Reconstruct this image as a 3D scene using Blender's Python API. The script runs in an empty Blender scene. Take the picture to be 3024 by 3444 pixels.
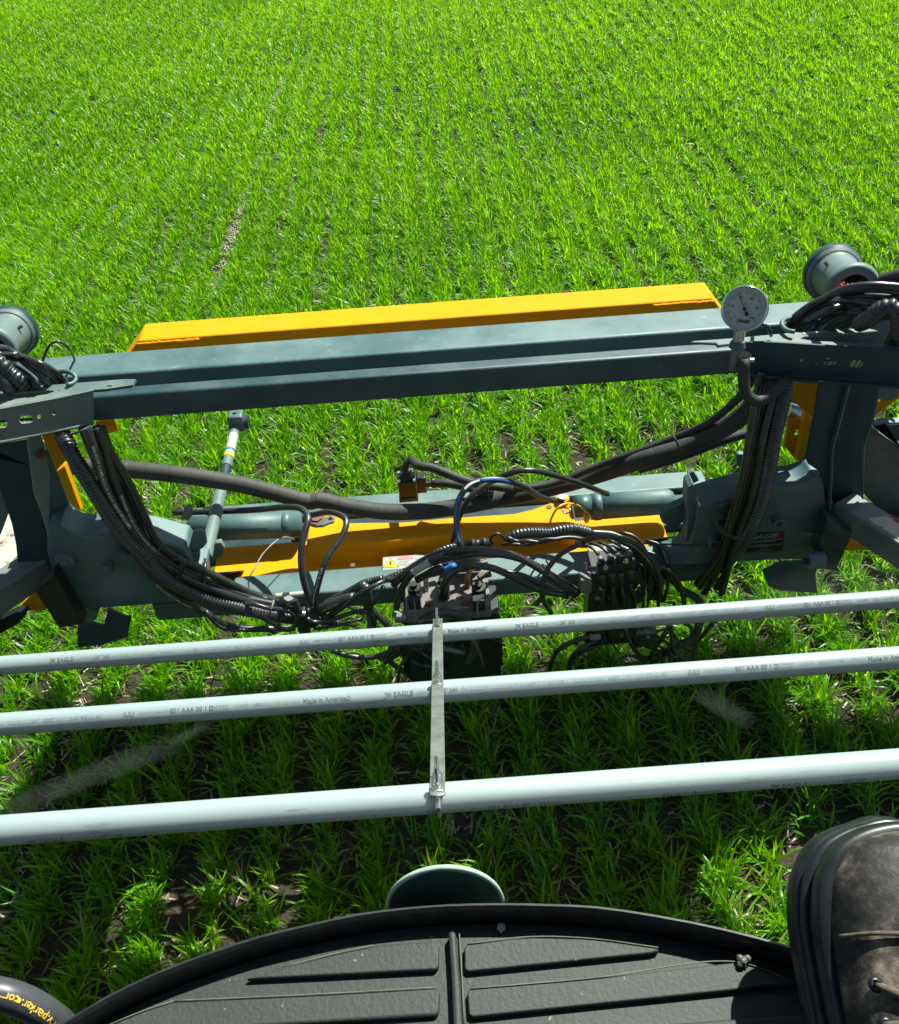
import bpy, bmesh, math, random
import numpy as np
from mathutils import Vector, Matrix, noise

R = math.radians
scene = bpy.context.scene
COL = scene.collection
random.seed(7)

# ------------------------------------------------------------------ camera, sky, sun, exposure
EYE = 3.1                       # height of the phone above the soil, metres
PITCH, ROLL = R(41.0), R(4.25)
FOC, CX, CY = 3000.0, 1512.0, 1722.0
cam_data = bpy.data.cameras.new('camera')
cam = bpy.data.objects.new('camera', cam_data)
COL.objects.link(cam)
cam_data.sensor_fit = 'HORIZONTAL'
cam_data.sensor_width = 36.0
cam_data.lens = FOC / 3024.0 * 36.0
cam_data.clip_start = 0.02
cam_data.clip_end = 900.0
FWD = Vector((0, math.cos(PITCH), -math.sin(PITCH)))
UP0 = Vector((0, math.sin(PITCH), math.cos(PITCH)))
XAX = Vector((1, 0, 0))
RIGHT = XAX * math.cos(ROLL) - UP0 * math.sin(ROLL)
UP = XAX * math.sin(ROLL) + UP0 * math.cos(ROLL)
cam.matrix_world = Matrix(((RIGHT.x, UP.x, -FWD.x, 0), (RIGHT.y, UP.y, -FWD.y, 0), (RIGHT.z, UP.z, -FWD.z, EYE), (0, 0, 0, 1)))
scene.camera = cam

SUN = Vector((0.47, 0.55, 1.0)).normalized()
SUN_EL = math.asin(SUN.z)
SUN_AZ = math.atan2(SUN.x, SUN.y)
world = bpy.data.worlds.new('World')
scene.world = world
world.use_nodes = True
wn = world.node_tree
wn.nodes.clear()
sky = wn.nodes.new('ShaderNodeTexSky')
sky.sky_type = 'NISHITA'
sky.sun_disc = False
sky.sun_elevation = SUN_EL
sky.sun_rotation = SUN_AZ
bg = wn.nodes.new('ShaderNodeBackground')
bg.inputs['Strength'].default_value = 0.05
wo = wn.nodes.new('ShaderNodeOutputWorld')
wn.links.new(sky.outputs[0], bg.inputs[0])
wn.links.new(bg.outputs[0], wo.inputs[0])
sun_data = bpy.data.lights.new('sun', 'SUN')
sun_data.energy = 5.0
sun_data.angle = R(0.53)
sun_data.color = (1.0, 0.955, 0.88)
sun = bpy.data.objects.new('sun', sun_data)
sun.rotation_euler = SUN.to_track_quat('Z', 'Y').to_euler()
COL.objects.link(sun)
scene.view_settings.view_transform = 'Standard'
scene.view_settings.look = 'None'
scene.view_settings.gamma = 1.0
scene.view_settings.use_curve_mapping = False
scene.view_settings.exposure = 1.0
scene.render.engine = 'CYCLES'
scene.cycles.max_bounces = 8
scene.cycles.transparent_max_bounces = 12
scene.cycles.use_denoising = True

# ------------------------------------------------------------------ measuring: a sight line meets a real plane of the machine
SHEET = {'S': (0, 0, 1), 'A1': (0, 900, .585), 'A2': (950, 900, .585), 'A3': (1974, 800, .585), 'A4': (0, 1500, .585),
         'A5': (950, 1500, .585), 'A6': (1974, 1500, .585), 'B3': (0, 1030, .2786), 'B4': (0, 1400, .2786),
         'B5': (2500, 800, .2936), 'B6': (2500, 1300, .3425), 'B7': (1300, 1850, .2507), 'B8': (1900, 1750, .2786),
         'C1': (600, 1750, .2786), 'C2': (1050, 1850, .195), 'C3': (1300, 1500, .2228), 'C4': (1700, 1600, .3343),
         'C5': (2250, 1450, .2786), 'C6': (2400, 950, .2551), 'C7': (0, 1850, .4356), 'C8': (2550, 2700, .6329),
         'L': (0, 2644, .585), 'M': (950, 2644, .585), 'N': (1974, 2644, .585)}

def ray(s, x, y):
    ox, oy, k = SHEET[s]
    a = (ox + x * k - CX) / FOC
    b = (CY - oy - y * k) / FOC
    return FWD + RIGHT * a + UP * b

def at(s, x, y, Y=None, Z=None, D=None, k=0.0, x0=0.0):
    """world point seen at (x, y) of sheet s on the plane y=Y (+k*(x-x0)), z=Z, or at depth D"""
    d = ray(s, x, y)
    if Z is not None:
        t = (Z - EYE) / d.z
    elif D is not None:
        t = D
    else:
        t = (Y - k * x0) / (d.y - k * d.x)
    return Vector((0, 0, EYE)) + d * t

def drop(h):
    return EYE - h

# ------------------------------------------------------------------ materials
def new_mat(name):
    m = bpy.data.materials.new(name)
    m.use_nodes = True
    nt = m.node_tree
    return m, nt, nt.nodes['Principled BSDF']

def noise_node(nt, scale, detail=4, rough=.55, coord='Object', stretch=None):
    tc = nt.nodes.new('ShaderNodeTexCoord')
    n = nt.nodes.new('ShaderNodeTexNoise')
    n.inputs['Scale'].default_value = scale
    n.inputs['Detail'].default_value = detail
    n.inputs['Roughness'].default_value = rough
    if stretch:
        mp = nt.nodes.new('ShaderNodeMapping')
        mp.inputs['Scale'].default_value = stretch
        nt.links.new(tc.outputs[coord], mp.inputs[0])
        nt.links.new(mp.outputs[0], n.inputs['Vector'])
    else:
        nt.links.new(tc.outputs[coord], n.inputs['Vector'])
    return n

def ramp(nt, src, stops):
    r = nt.nodes.new('ShaderNodeValToRGB')
    e = r.color_ramp.elements
    while len(e) < len(stops):
        e.new(0.5)
    for i, (p, c) in enumerate(stops):
        e[i].position = p
        e[i].color = (*c, 1) if len(c) == 3 else c
    nt.links.new(src, r.inputs[0])
    return r

def mix(nt, fac, a, b):
    m = nt.nodes.new('ShaderNodeMix')
    m.data_type = 'RGBA'
    if isinstance(fac, float):
        m.inputs[0].default_value = fac
    else:
        nt.links.new(fac, m.inputs[0])
    for s, v in ((6, a), (7, b)):
        if isinstance(v, tuple):
            m.inputs[s].default_value = (*v, 1)
        else:
            nt.links.new(v, m.inputs[s])
    return m.outputs[2]

def bump(nt, bsdf, src, strength=.2, dist=.002):
    b = nt.nodes.new('ShaderNodeBump')
    b.inputs['Strength'].default_value = strength
    b.inputs['Distance'].default_value = dist
    nt.links.new(src, b.inputs['Height'])
    nt.links.new(b.outputs[0], bsdf.inputs['Normal'])

def paint(name, col, rough=.35, dust=(.34, .36, .33), dust_amt=.35, rust=None, spec=.5, dscale=5.0):
    m, nt, b = new_mat(name)
    n1 = noise_node(nt, dscale, 6, .65)
    r1 = ramp(nt, n1.outputs[0], [(.42, (0, 0, 0)), (.75, (dust_amt,) * 3)])
    c = mix(nt, r1.outputs[0], col, dust)
    n0 = noise_node(nt, 17, 7, .72, stretch=(.5, 1, 1))
    r0 = ramp(nt, n0.outputs[0], [(.30, (.22,) * 3), (.50, (0, 0, 0))])
    c = mix(nt, r0.outputs[0], c, tuple(v * .45 for v in col))
    n9 = noise_node(nt, 34, 5, .7, stretch=(1, 1, .4))
    r9 = ramp(nt, n9.outputs[0], [(.62, (0, 0, 0)), (.70, (dust_amt * .9,) * 3)])
    c = mix(nt, r9.outputs[0], c, dust)
    n3 = noise_node(nt, 160, 3, .6)
    r3 = ramp(nt, n3.outputs[0], [(.66, (0, 0, 0)), (.74, (.5,) * 3)])
    c = mix(nt, r3.outputs[0], c, dust)
    if rust:
        n2 = noise_node(nt, 9, 8, .7)
        r2 = ramp(nt, n2.outputs[0], [(rust, (0, 0, 0)), (rust + .04, (1, 1, 1))])
        c = mix(nt, r2.outputs[0], c, (.16, .06, .025))
    nt.links.new(c, b.inputs['Base Color'])
    rr = ramp(nt, n1.outputs[0], [(.3, (rough,) * 3), (.8, (min(1, rough + .3),) * 3)])
    nt.links.new(rr.outputs[0], b.inputs['Roughness'])
    b.inputs['Specular IOR Level'].default_value = spec
    n4 = noise_node(nt, 40, 3)
    bump(nt, b, n4.outputs[0], .12, .002)
    return m

def plain(name, col, rough=.5, metal=0.0, spec=.5, var=.25, scale=25, bmp=.1):
    m, nt, b = new_mat(name)
    n = noise_node(nt, scale, 5, .6)
    lo = tuple(c * (1 - var) for c in col)
    hi = tuple(min(1, c * (1 + var)) for c in col)
    r = ramp(nt, n.outputs[0], [(.3, lo), (.7, hi)])
    nt.links.new(r.outputs[0], b.inputs['Base Color'])
    b.inputs['Roughness'].default_value = rough
    b.inputs['Metallic'].default_value = metal
    b.inputs['Specular IOR Level'].default_value = spec
    if bmp:
        bump(nt, b, n.outputs[0], bmp, .002)
    return m

M = {}
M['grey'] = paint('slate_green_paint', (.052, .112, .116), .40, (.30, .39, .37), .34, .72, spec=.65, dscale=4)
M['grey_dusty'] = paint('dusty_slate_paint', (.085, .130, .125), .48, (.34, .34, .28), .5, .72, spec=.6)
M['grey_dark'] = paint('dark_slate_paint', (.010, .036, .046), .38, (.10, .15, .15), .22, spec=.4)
M['cream'] = paint('chalky_worn_paint', (.42, .42, .36), .7, (.55, .42, .26), .7, .60)
M['yellow'] = paint('yellow_paint', (.80, .315, .0), .55, (.62, .33, .06), .22, .80, .12)
M['drum'] = paint('drum_paint', (.12, .175, .17), .4, (.30, .29, .24), .3, .74)
M['bar'] = paint('crossbar_paint', (.018, .050, .058), .38, (.20, .27, .27), .25, spec=.65)
M['black'] = plain('black_steel', (.012, .013, .014), .45)
M['rubber'] = plain('black_rubber', (.022, .023, .024), .40, spec=.8, var=.5, scale=60)
M['rubber_dust'] = plain('dusty_rubber', (.034, .032, .030), .62, var=.5, scale=14)
M['rubber_gloss'] = plain('glossy_rubber', (.020, .020, .021), .30, spec=.9)
M['conduit'] = plain('corrugated_plastic', (.026, .028, .030), .36, spec=.8)
M['steel'] = plain('zinc_steel', (.62, .62, .60), .32, 1.0, scale=60)
M['strap'] = plain('galvanised_strap', (.42, .45, .43), .42, .85, scale=30, var=.3)
M['chrome'] = plain('chrome', (.75, .77, .78), .12, 1.0, var=.03, bmp=0)
M['brass'] = plain('brass', (.45, .25, .08), .35, .9)
M['copper'] = plain('rusty_plug', (.15, .08, .055), .7, .1)
M['block'] = plain('manifold_face', (.15, .135, .125), .55, .0, scale=18)
M['plastic'] = plain('black_plastic', (.014, .015, .017), .4)
M['plastic_grey'] = plain('grey_plastic', (.16, .165, .17), .5)
M['white'] = plain('white_print', (.72, .72, .68), .6, var=.1, bmp=0)
M['paper'] = plain('sticker_white', (.42, .43, .38), .5, var=.08, bmp=0)
M['red'] = plain('sticker_red', (.62, .03, .02), .5, var=.1, bmp=0)
M['syellow'] = plain('sticker_yellow', (.85, .60, .02), .5, var=.1, bmp=0)
M['ink'] = plain('black_ink', (.02, .02, .02), .6, var=.1, bmp=0)
M['ink_grey'] = plain('faded_ink', (.13, .16, .17), .7, var=.3, bmp=0)
M['ink_faint'] = plain('faint_ink', (.26, .31, .32), .7, var=.3, bmp=0)
M['blue'] = plain('blue_print', (.03, .16, .55), .5, var=.2, bmp=0)
M['yprint'] = plain('yellow_print', (.75, .52, .05), .6, var=.2, bmp=0)
M['redwire'] = plain('red_fittings', (.50, .05, .05), .4)
M['orange_wire'] = plain('yellow_lanyard', (.80, .42, .02), .5)
M['grey_wire'] = plain('grey_wire', (.28, .29, .29), .5)
M['disc_green'] = plain('green_bracket_paint', (.025, .085, .07), .3, var=.15)
M['disc_edge'] = plain('pale_green_edge', (.45, .62, .52), .4)  # pale green for the bracket's curved edge

def pvc():
    m, nt, b = new_mat('grey_pvc')
    n = noise_node(nt, 3, 6, .6, stretch=(.3, 3, 3))
    r = ramp(nt, n.outputs[0], [(.3, (.28, .335, .345)), (.75, (.34, .395, .40))])
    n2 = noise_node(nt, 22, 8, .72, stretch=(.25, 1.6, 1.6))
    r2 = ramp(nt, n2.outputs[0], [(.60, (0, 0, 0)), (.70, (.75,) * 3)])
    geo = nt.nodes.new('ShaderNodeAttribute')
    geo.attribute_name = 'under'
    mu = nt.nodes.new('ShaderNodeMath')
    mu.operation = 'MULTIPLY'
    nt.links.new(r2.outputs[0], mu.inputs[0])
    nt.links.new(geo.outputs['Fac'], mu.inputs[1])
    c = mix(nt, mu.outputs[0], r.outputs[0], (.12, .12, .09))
    nt.links.new(c, b.inputs['Base Color'])
    b.inputs['Roughness'].default_value = .38
    bump(nt, b, n.outputs[0], .05, .002)
    return m
M['pvc'] = pvc()

def wrapped():
    m, nt, b = new_mat('wrapped_suction_hose')
    at_ = nt.nodes.new('ShaderNodeAttribute')
    at_.attribute_name = 'along'
    w = nt.nodes.new('ShaderNodeMath')
    w.operation = 'FRACT'
    k = nt.nodes.new('ShaderNodeMath')
    k.operation = 'MULTIPLY'
    k.inputs[1].default_value = 14.0
    nt.links.new(at_.outputs['Fac'], k.inputs[0])
    nt.links.new(k.outputs[0], w.inputs[0])
    band = ramp(nt, w.outputs[0], [(0, (0, 0, 0)), (.03, (1, 1, 1)), (.97, (1, 1, 1)), (1, (0, 0, 0))])
    n = noise_node(nt, 10, 6, .6)
    r = ramp(nt, n.outputs[0], [(.3, (.030, .028, .025)), (.7, (.062, .058, .052))])
    n2 = noise_node(nt, 60, 3, .6)
    sp = ramp(nt, n2.outputs[0], [(.70, (0, 0, 0)), (.74, (1, 1, 1))])
    c = mix(nt, band.outputs[0], (.022, .020, .018), r.outputs[0])
    c = mix(nt, sp.outputs[0], c, (.3, .3, .27))
    nt.links.new(c, b.inputs['Base Color'])
    b.inputs['Roughness'].default_value = .7
    bump(nt, b, band.outputs[0], .3, .001)
    return m
M['wrap'] = wrapped()

# ------------------------------------------------------------------ mesh helpers
class MB:
    def __init__(self):
        self.v, self.f, self.sm, self.att = [], [], [], {}
    def add(self, vs, fs, smooth=False):
        o = len(self.v)
        self.v += [tuple(p) for p in vs]
        self.f += [tuple(i + o for i in f) for f in fs]
        self.sm += [smooth] * len(fs)
        return o
    def box(self, c, ex, ey, ez):
        c, ex, ey, ez = Vector(c), Vector(ex), Vector(ey), Vector(ez)
        vs = [c + ex * sx + ey * sy + ez * sz for sx in (-1, 1) for sy in (-1, 1) for sz in (-1, 1)]
        self.add(vs, [(0, 1, 3, 2), (4, 6, 7, 5), (0, 4, 5, 1), (2, 3, 7, 6), (0, 2, 6, 4), (1, 5, 7, 3)])
        return self
    def abox(self, x0, x1, y0, y1, z0, z1):
        return self.box(((x0 + x1) / 2, (y0 + y1) / 2, (z0 + z1) / 2), ((x1 - x0) / 2, 0, 0), (0, (y1 - y0) / 2, 0), (0, 0, (z1 - z0) / 2))
    def cyl(self, p, q, r, r2=None, n=16, cap=True):
        p, q = Vector(p), Vector(q)
        r2 = r if r2 is None else r2
        ax = (q - p).normalized()
        u = ax.orthogonal().normalized()
        w = ax.cross(u)
        vs = []
        for c, rr in ((p, r), (q, r2)):
            vs += [c + (u * math.cos(2 * math.pi * i / n) + w * math.sin(2 * math.pi * i / n)) * rr for i in range(n)]
        self.add(vs, [(i, (i + 1) % n, n + (i + 1) % n, n + i) for i in range(n)], True)
        if cap:
            self.add(vs[:n], [tuple(range(n - 1, -1, -1))])
            self.add(vs[n:], [tuple(range(n))])
        return self
    def lathe(self, p, ax, prof, n=24, smooth=True):
        p, ax = Vector(p), Vector(ax).normalized()
        u = ax.orthogonal().normalized()
        w = ax.cross(u)
        vs = []
        for h, r in prof:
            vs += [p + ax * h + (u * math.cos(2 * math.pi * i / n) + w * math.sin(2 * math.pi * i / n)) * r for i in range(n)]
        fs = []
        for k in range(len(prof) - 1):
            fs += [(k * n + i, k * n + (i + 1) % n, (k + 1) * n + (i + 1) % n, (k + 1) * n + i) for i in range(n)]
        self.add(vs, fs, smooth)
        return self
    def tube(self, pts, r, n=10, rib=0.0, pitch=.006, attr=False):
        pts = [Vector(p) for p in pts]
        m = len(pts)
        tan = [(pts[min(i + 1, m - 1)] - pts[max(i - 1, 0)]).normalized() for i in range(m)]
        u = tan[0].orthogonal().normalized()
        vs, al, s = [], [], 0.0
        for i in range(m):
            u = (u - tan[i] * u.dot(tan[i])).normalized()
            w = tan[i].cross(u)
            if i:
                s += (pts[i] - pts[i - 1]).length
            rr = (r(i / (m - 1)) if callable(r) else r)
            if rib:
                rr *= 1 + rib * (1 if (i // 2) % 2 else -1)
            vs += [pts[i] + (u * math.cos(2 * math.pi * j / n) + w * math.sin(2 * math.pi * j / n)) * rr for j in range(n)]
            al += [s] * n
        fs = [(i * n + j, i * n + (j + 1) % n, (i + 1) * n + (j + 1) % n, (i + 1) * n + j) for i in range(m - 1) for j in range(n)]
        fs += [tuple(range(n - 1, -1, -1)), tuple((m - 1) * n + j for j in range(n))]
        self.add(vs, fs, True)
        self.att['along'] = al
        return self
    def build(self, name, mat, parent=None, bevel=0.0, seg=2):
        me = bpy.data.meshes.new(name)
        me.from_pydata(self.v, [], self.f)
        me.polygons.foreach_set('use_smooth', self.sm)
        for k, vals in self.att.items():
            if len(vals) == len(self.v):
                a = me.attributes.new(k, 'FLOAT', 'POINT')
                a.data.foreach_set('value', vals)
        return link(name, me, mat, parent, bevel, seg)

def link(name, me, mat, parent=None, bevel=0.0, seg=2):
    o = bpy.data.objects.new(name, me)
    COL.objects.link(o)
    if mat is not None:
        me.materials.append(mat if not isinstance(mat, str) else M[mat])
    if parent is not None:
        put(o, parent)
    if bevel:
        bv = o.modifiers.new('bevel', 'BEVEL')
        bv.width = bevel
        bv.segments = seg
        bv.limit_method = 'ANGLE'
        bv.angle_limit = R(35)
        bv.harden_normals = False
        me.polygons.foreach_set('use_smooth', [True] * len(me.polygons))
        try:
            me.set_sharp_from_angle(angle=R(40))
        except Exception:
            pass
    return o

def put(o, parent):
    o.parent = parent
    p, m = parent, Matrix.Identity(4)
    while p is not None:
        m = Matrix.Translation(p.location) @ m
        p = p.parent
    if parent.type == 'EMPTY':
        o.matrix_parent_inverse = Matrix.Translation(-Vector(parent.location))

def tag(o, label=None, cat=None, group=None, kind=None):
    if label:
        o['label'] = label
    if cat:
        o['category'] = cat
    if group:
        o['group'] = group
    if kind:
        o['kind'] = kind
    return o

def thing(name, label, cat, loc=(0, 0, 0), group=None):
    o = bpy.data.objects.new(name, None)
    o.empty_display_size = .1
    COL.objects.link(o)
    o.location = loc
    return tag(o, label, cat, group)

def newell(pts):
    n = Vector((0, 0, 0))
    for i, a in enumerate(pts):
        b = pts[(i + 1) % len(pts)]
        n += Vector(((a.y - b.y) * (a.z + b.z), (a.z - b.z) * (a.x + b.x), (a.x - b.x) * (a.y + b.y)))
    return n.normalized()

def plate(name, pts, depth, mat, parent=None, holes=(), bevel=.003, seg=2):
    """outline (world points on one plane) with holes, given thickness along vector or away from the eye"""
    pts = [Vector(p) for p in pts]
    bm = bmesh.new()
    edges = []
    for loop in [pts] + [list(h) for h in holes]:
        vs = [bm.verts.new(p) for p in loop]
        edges += [bm.edges.new((vs[i], vs[(i + 1) % len(vs)])) for i in range(len(vs))]
    n = newell(pts)
    if holes:
        bmesh.ops.triangle_fill(bm, use_beauty=True, use_dissolve=False, edges=edges, normal=n)
    else:
        bm.faces.new(bm.verts[:])
    if not isinstance(depth, Vector):
        view = (sum(pts, Vector()) / len(pts)) - Vector((0, 0, EYE))
        depth = n * depth * (1 if n.dot(view) > 0 else -1)
    fs = list(bm.faces)
    ret = bmesh.ops.extrude_face_region(bm, geom=fs)
    bmesh.ops.translate(bm, vec=depth, verts=[g for g in ret['geom'] if isinstance(g, bmesh.types.BMVert)])
    if not holes:
        pass
    bmesh.ops.recalc_face_normals(bm, faces=bm.faces)
    me = bpy.data.meshes.new(name)
    bm.to_mesh(me)
    bm.free()
    return link(name, me, mat, parent, bevel if not holes else 0.0, seg)

def P(s, pts, **kw):
    return [at(s, x, y, **kw) for x, y in pts]

def ring(s, x, y, rx, ry, n=14, ang=0.0, **kw):
    out = []
    for i in range(n):
        a = 2 * math.pi * i / n
        dx, dy = rx * math.cos(a), ry * math.sin(a)
        out.append(at(s, x + dx * math.cos(ang) - dy * math.sin(ang), y + dx * math.sin(ang) + dy * math.cos(ang), **kw))
    return out

def slot(s, x, y, rx, ry, ang=0.0, n=16, **kw):
    out = []
    for i in range(n):
        a = 2 * math.pi * (i + .5) / n
        dx = ry * math.cos(a) + (rx - ry) * (1 if math.cos(a) > 0 else -1)
        dy = ry * math.sin(a)
        out.append(at(s, x + dx * math.cos(ang) - dy * math.sin(ang), y + dx * math.sin(ang) + dy * math.cos(ang), **kw))
    return out

def spline(pts, step=.012):
    pts = [Vector(p) for p in pts]
    if len(pts) < 3:
        n = max(2, int((pts[1] - pts[0]).length / step))
        return [pts[0].lerp(pts[1], i / n) for i in range(n + 1)]
    ext = [pts[0] * 2 - pts[1]] + pts + [pts[-1] * 2 - pts[-2]]
    out = []
    for i in range(1, len(ext) - 2):
        p0, p1, p2, p3 = ext[i - 1:i + 3]
        def kn(a, b):
            return max((b - a).length, 1e-5) ** .5
        t0 = 0
        t1 = t0 + kn(p0, p1)
        t2 = t1 + kn(p1, p2)
        t3 = t2 + kn(p2, p3)
        n = max(2, int((p2 - p1).length / step))
        for j in range(n):
            t = t1 + (t2 - t1) * j / n
            a1 = p0 * ((t1 - t) / (t1 - t0)) + p1 * ((t - t0) / (t1 - t0))
            a2 = p1 * ((t2 - t) / (t2 - t1)) + p2 * ((t - t1) / (t2 - t1))
            a3 = p2 * ((t3 - t) / (t3 - t2)) + p3 * ((t - t2) / (t3 - t2))
            b1 = a1 * ((t2 - t) / (t2 - t0)) + a2 * ((t - t0) / (t2 - t0))
            b2 = a2 * ((t3 - t) / (t3 - t1)) + a3 * ((t - t1) / (t3 - t1))
            out.append(b1 * ((t2 - t) / (t2 - t1)) + b2 * ((t - t1) / (t2 - t1)))
    out.append(pts[-1])
    return out

def resample(pts, step):
    out, acc = [pts[0].copy()], 0.0
    for i in range(1, len(pts)):
        a, b = pts[i - 1], pts[i]
        L = (b - a).length
        while L > 1e-9 and acc + L >= step:
            t = (step - acc) / L
            a = a.lerp(b, t)
            out.append(a.copy())
            L = (b - a).length
            acc = 0.0
        acc += L
    return out if len(out) > 2 else [pts[0], pts[-1]]

def path(s, pts):
    return [at(s, p[0], p[1], Y=p[2]) for p in pts]

def hose_mesh(pts, r, kind='plain', n=10):
    mb = MB()
    if kind == 'rib':
        p = resample(spline(pts, .004), .0026)
        mb.tube(p, r, n, rib=.085)
    else:
        mb.tube(spline(pts, .014), r, n)
    return mb

_used = {}
def hose(label, s, pts, r, mat='rubber', kind='plain', name='hose', cat='hose', group=None, n=10, text=None, raw=None):
    p = raw if raw is not None else path(s, pts)
    o = hose_mesh(p, r, kind, n).build(name, mat)
    tag(o, label, cat, group)
    if text:
        for body, s0, size, colr, ang in text:
            t = text_on_path(body, spline(p, .01), r, s0, size, ang)
            link('lettering', t, colr, o)
    return o

_font = {}
def glyphs(body, size, align='LEFT', shear=0.0, bold=0.0):
    cu = bpy.data.curves.new('text_source', 'FONT')
    cu.body = body
    cu.size = size
    cu.align_x = align
    cu.shear = shear
    cu.offset = bold
    cu.resolution_u = 2
    ob = bpy.data.objects.new('text_source', cu)
    COL.objects.link(ob)
    bpy.context.view_layer.update()
    dg = bpy.context.evaluated_depsgraph_get()
    me = bpy.data.meshes.new_from_object(ob.evaluated_get(dg))
    bpy.data.objects.remove(ob)
    bpy.data.curves.remove(cu)
    return me

def text_on_path(body, pts, r, s0, size, ang, flip=False, eps=.0006, mirror_y=False):
    """wrap lettering round a hose or pipe: s0 distance along it, ang = world direction the print faces"""
    me = glyphs(body, size, bold=size * .015)
    pts = [Vector(p) for p in pts]
    if flip:
        pts = pts[::-1]
    cum = [0.0]
    for i in range(1, len(pts)):
        cum.append(cum[-1] + (pts[i] - pts[i - 1]).length)
    face = Vector(ang).normalized()
    for v in me.vertices:
        s = min(max(s0 + v.co.x, 0), cum[-1] - 1e-4)
        i = max(0, int(np.searchsorted(cum, s)) - 1)
        t = (pts[i + 1] - pts[i]).normalized()
        c = pts[i] + t * (s - cum[i])
        nrm = (face - t * face.dot(t)).normalized()
        up = nrm.cross(t)
        a = (v.co.y - size * .35) / r
        v.co = c + (nrm * math.cos(a) + up * math.sin(a)) * (r + eps)
    return me

def flat_text(body, size, origin, ex, ey, align='CENTER', shear=0.0, bold=0.0, lift=.0008):
    me = glyphs(body, size, align, shear, bold)
    ex, ey = Vector(ex).normalized(), Vector(ey).normalized()
    n = ex.cross(ey)
    for v in me.vertices:
        v.co = Vector(origin) + ex * v.co.x + ey * v.co.y + n * lift
    return me

def hexbolt(name, c, ax, r, h, mat, parent, thread=0.0, washer=True):
    ax = Vector(ax).normalized()
    mb = MB()
    c = Vector(c)
    if washer:
        mb.cyl(c, c + ax * h * .18, r * 1.45, n=18)
    mb.cyl(c + ax * h * .18, c + ax * h, r, n=6)
    mb.sm = [False] * len(mb.sm)
    if thread:
        mb.cyl(c + ax * h, c + ax * (h + thread), r * .55, n=12)
    return mb.build(name, mat, parent)

def beam(name, p, q, w, h, mat, parent, up=(0, 0, 1), bevel=.006):
    p, q = Vector(p), Vector(q)
    ax = (q - p)
    side = ax.cross(Vector(up)).normalized()
    u = side.cross(ax).normalized()
    return MB().box((p + q) / 2, ax / 2, side * w / 2, u * h / 2).build(name, mat, parent, bevel, 3)

# ------------------------------------------------------------------ ground
def soil():
    m, nt, b = new_mat('soil')
    n = noise_node(nt, 6, 8, .7, 'Object')
    r = ramp(nt, n.outputs[0], [(.3, (.030, .022, .016)), (.6, (.065, .050, .036)), (.8, (.12, .10, .075))])
    n2 = noise_node(nt, 70, 6, .7, 'Object')
    r2 = ramp(nt, n2.outputs[0], [(.55, (0, 0, 0)), (.68, (.8,) * 3)])
    c = mix(nt, r2.outputs[0], r.outputs[0], (.16, .135, .10))
    tc = nt.nodes.new('ShaderNodeTexCoord')
    sx = nt.nodes.new('ShaderNodeSeparateXYZ')
    nt.links.new(tc.outputs['Object'], sx.inputs[0])
    far = ramp(nt, sx.outputs['Y'], [(0, (0, 0, 0)), (1, (1, 1, 1))])
    mr = nt.nodes.new('ShaderNodeMapRange')
    mr.inputs['From Min'].default_value = 18.0
    mr.inputs['From Max'].default_value = 21.0
    nt.links.new(sx.outputs['Y'], mr.inputs['Value'])
    gn = noise_node(nt, 14, 6, .7, 'Object')
    gr = ramp(nt, gn.outputs[0], [(.35, (.02, .06, .006)), (.65, (.07, .19, .012))])
    c = mix(nt, mr.outputs[0], c, gr.outputs[0])
    nt.links.new(c, b.inputs['Base Color'])
    b.inputs['Roughness'].default_value = .95
    b.inputs['Specular IOR Level'].default_value = .2
    bump(nt, b, n2.outputs[0], .9, .02)
    return m
M['soil'] = soil()

rng = np.random.default_rng(11)

def row_gap_x():
    return ROW0

ROW, ROW0 = .2, -.243          # seed row spacing and one gap between rows
TRACKS = (-1.66, -4.86)

def ground_height(x, y):
    return .008 * np.cos((x - ROW0) / ROW * 2 * np.pi + np.pi) * 1.0 + .006 * np.sin(x * 7.3 + y * 3.1) * np.sin(y * 9.7 - x * 2.3)

def build_ground():
    nx, ny = 260, 230
    xs = np.linspace(-13, 13, nx)
    ys = np.linspace(-1, 19, ny)
    gx, gy = np.meshgrid(xs, ys)
    gz = ground_height(gx, gy) + rng.normal(0, .003, gx.shape)
    v = np.stack([gx, gy, gz], -1).reshape(-1, 3)
    # outer skirt to the horizon
    idx = np.arange(nx * ny).reshape(ny, nx)
    f = np.stack([idx[:-1, :-1], idx[:-1, 1:], idx[1:, 1:], idx[1:, :-1]], -1).reshape(-1, 4)
    base = len(v)
    B = 420.0
    outer = np.array([[-B, -B, 0], [B, -B, 0], [B, B, 0], [-B, B, 0]])
    inner = np.array([[-13, -1, 0], [13, -1, 0], [13, 19, 0], [-13, 19, 0]], float)
    inner[:, 2] = -.01
    v = np.concatenate([v, outer, inner])
    q = [[base + i, base + (i + 1) % 4, base + 4 + (i + 1) % 4, base + 4 + i] for i in range(4)]
    f = np.concatenate([f, np.array(q)])
    me = bpy.data.meshes.new('field_soil')
    me.from_pydata(v.tolist(), [], f.tolist())
    me.polygons.foreach_set('use_smooth', [True] * len(me.polygons))
    o = link('ground', me, 'soil')
    tag(o, 'brown field soil between the crop rows', None, None, 'structure')
build_ground()

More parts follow.
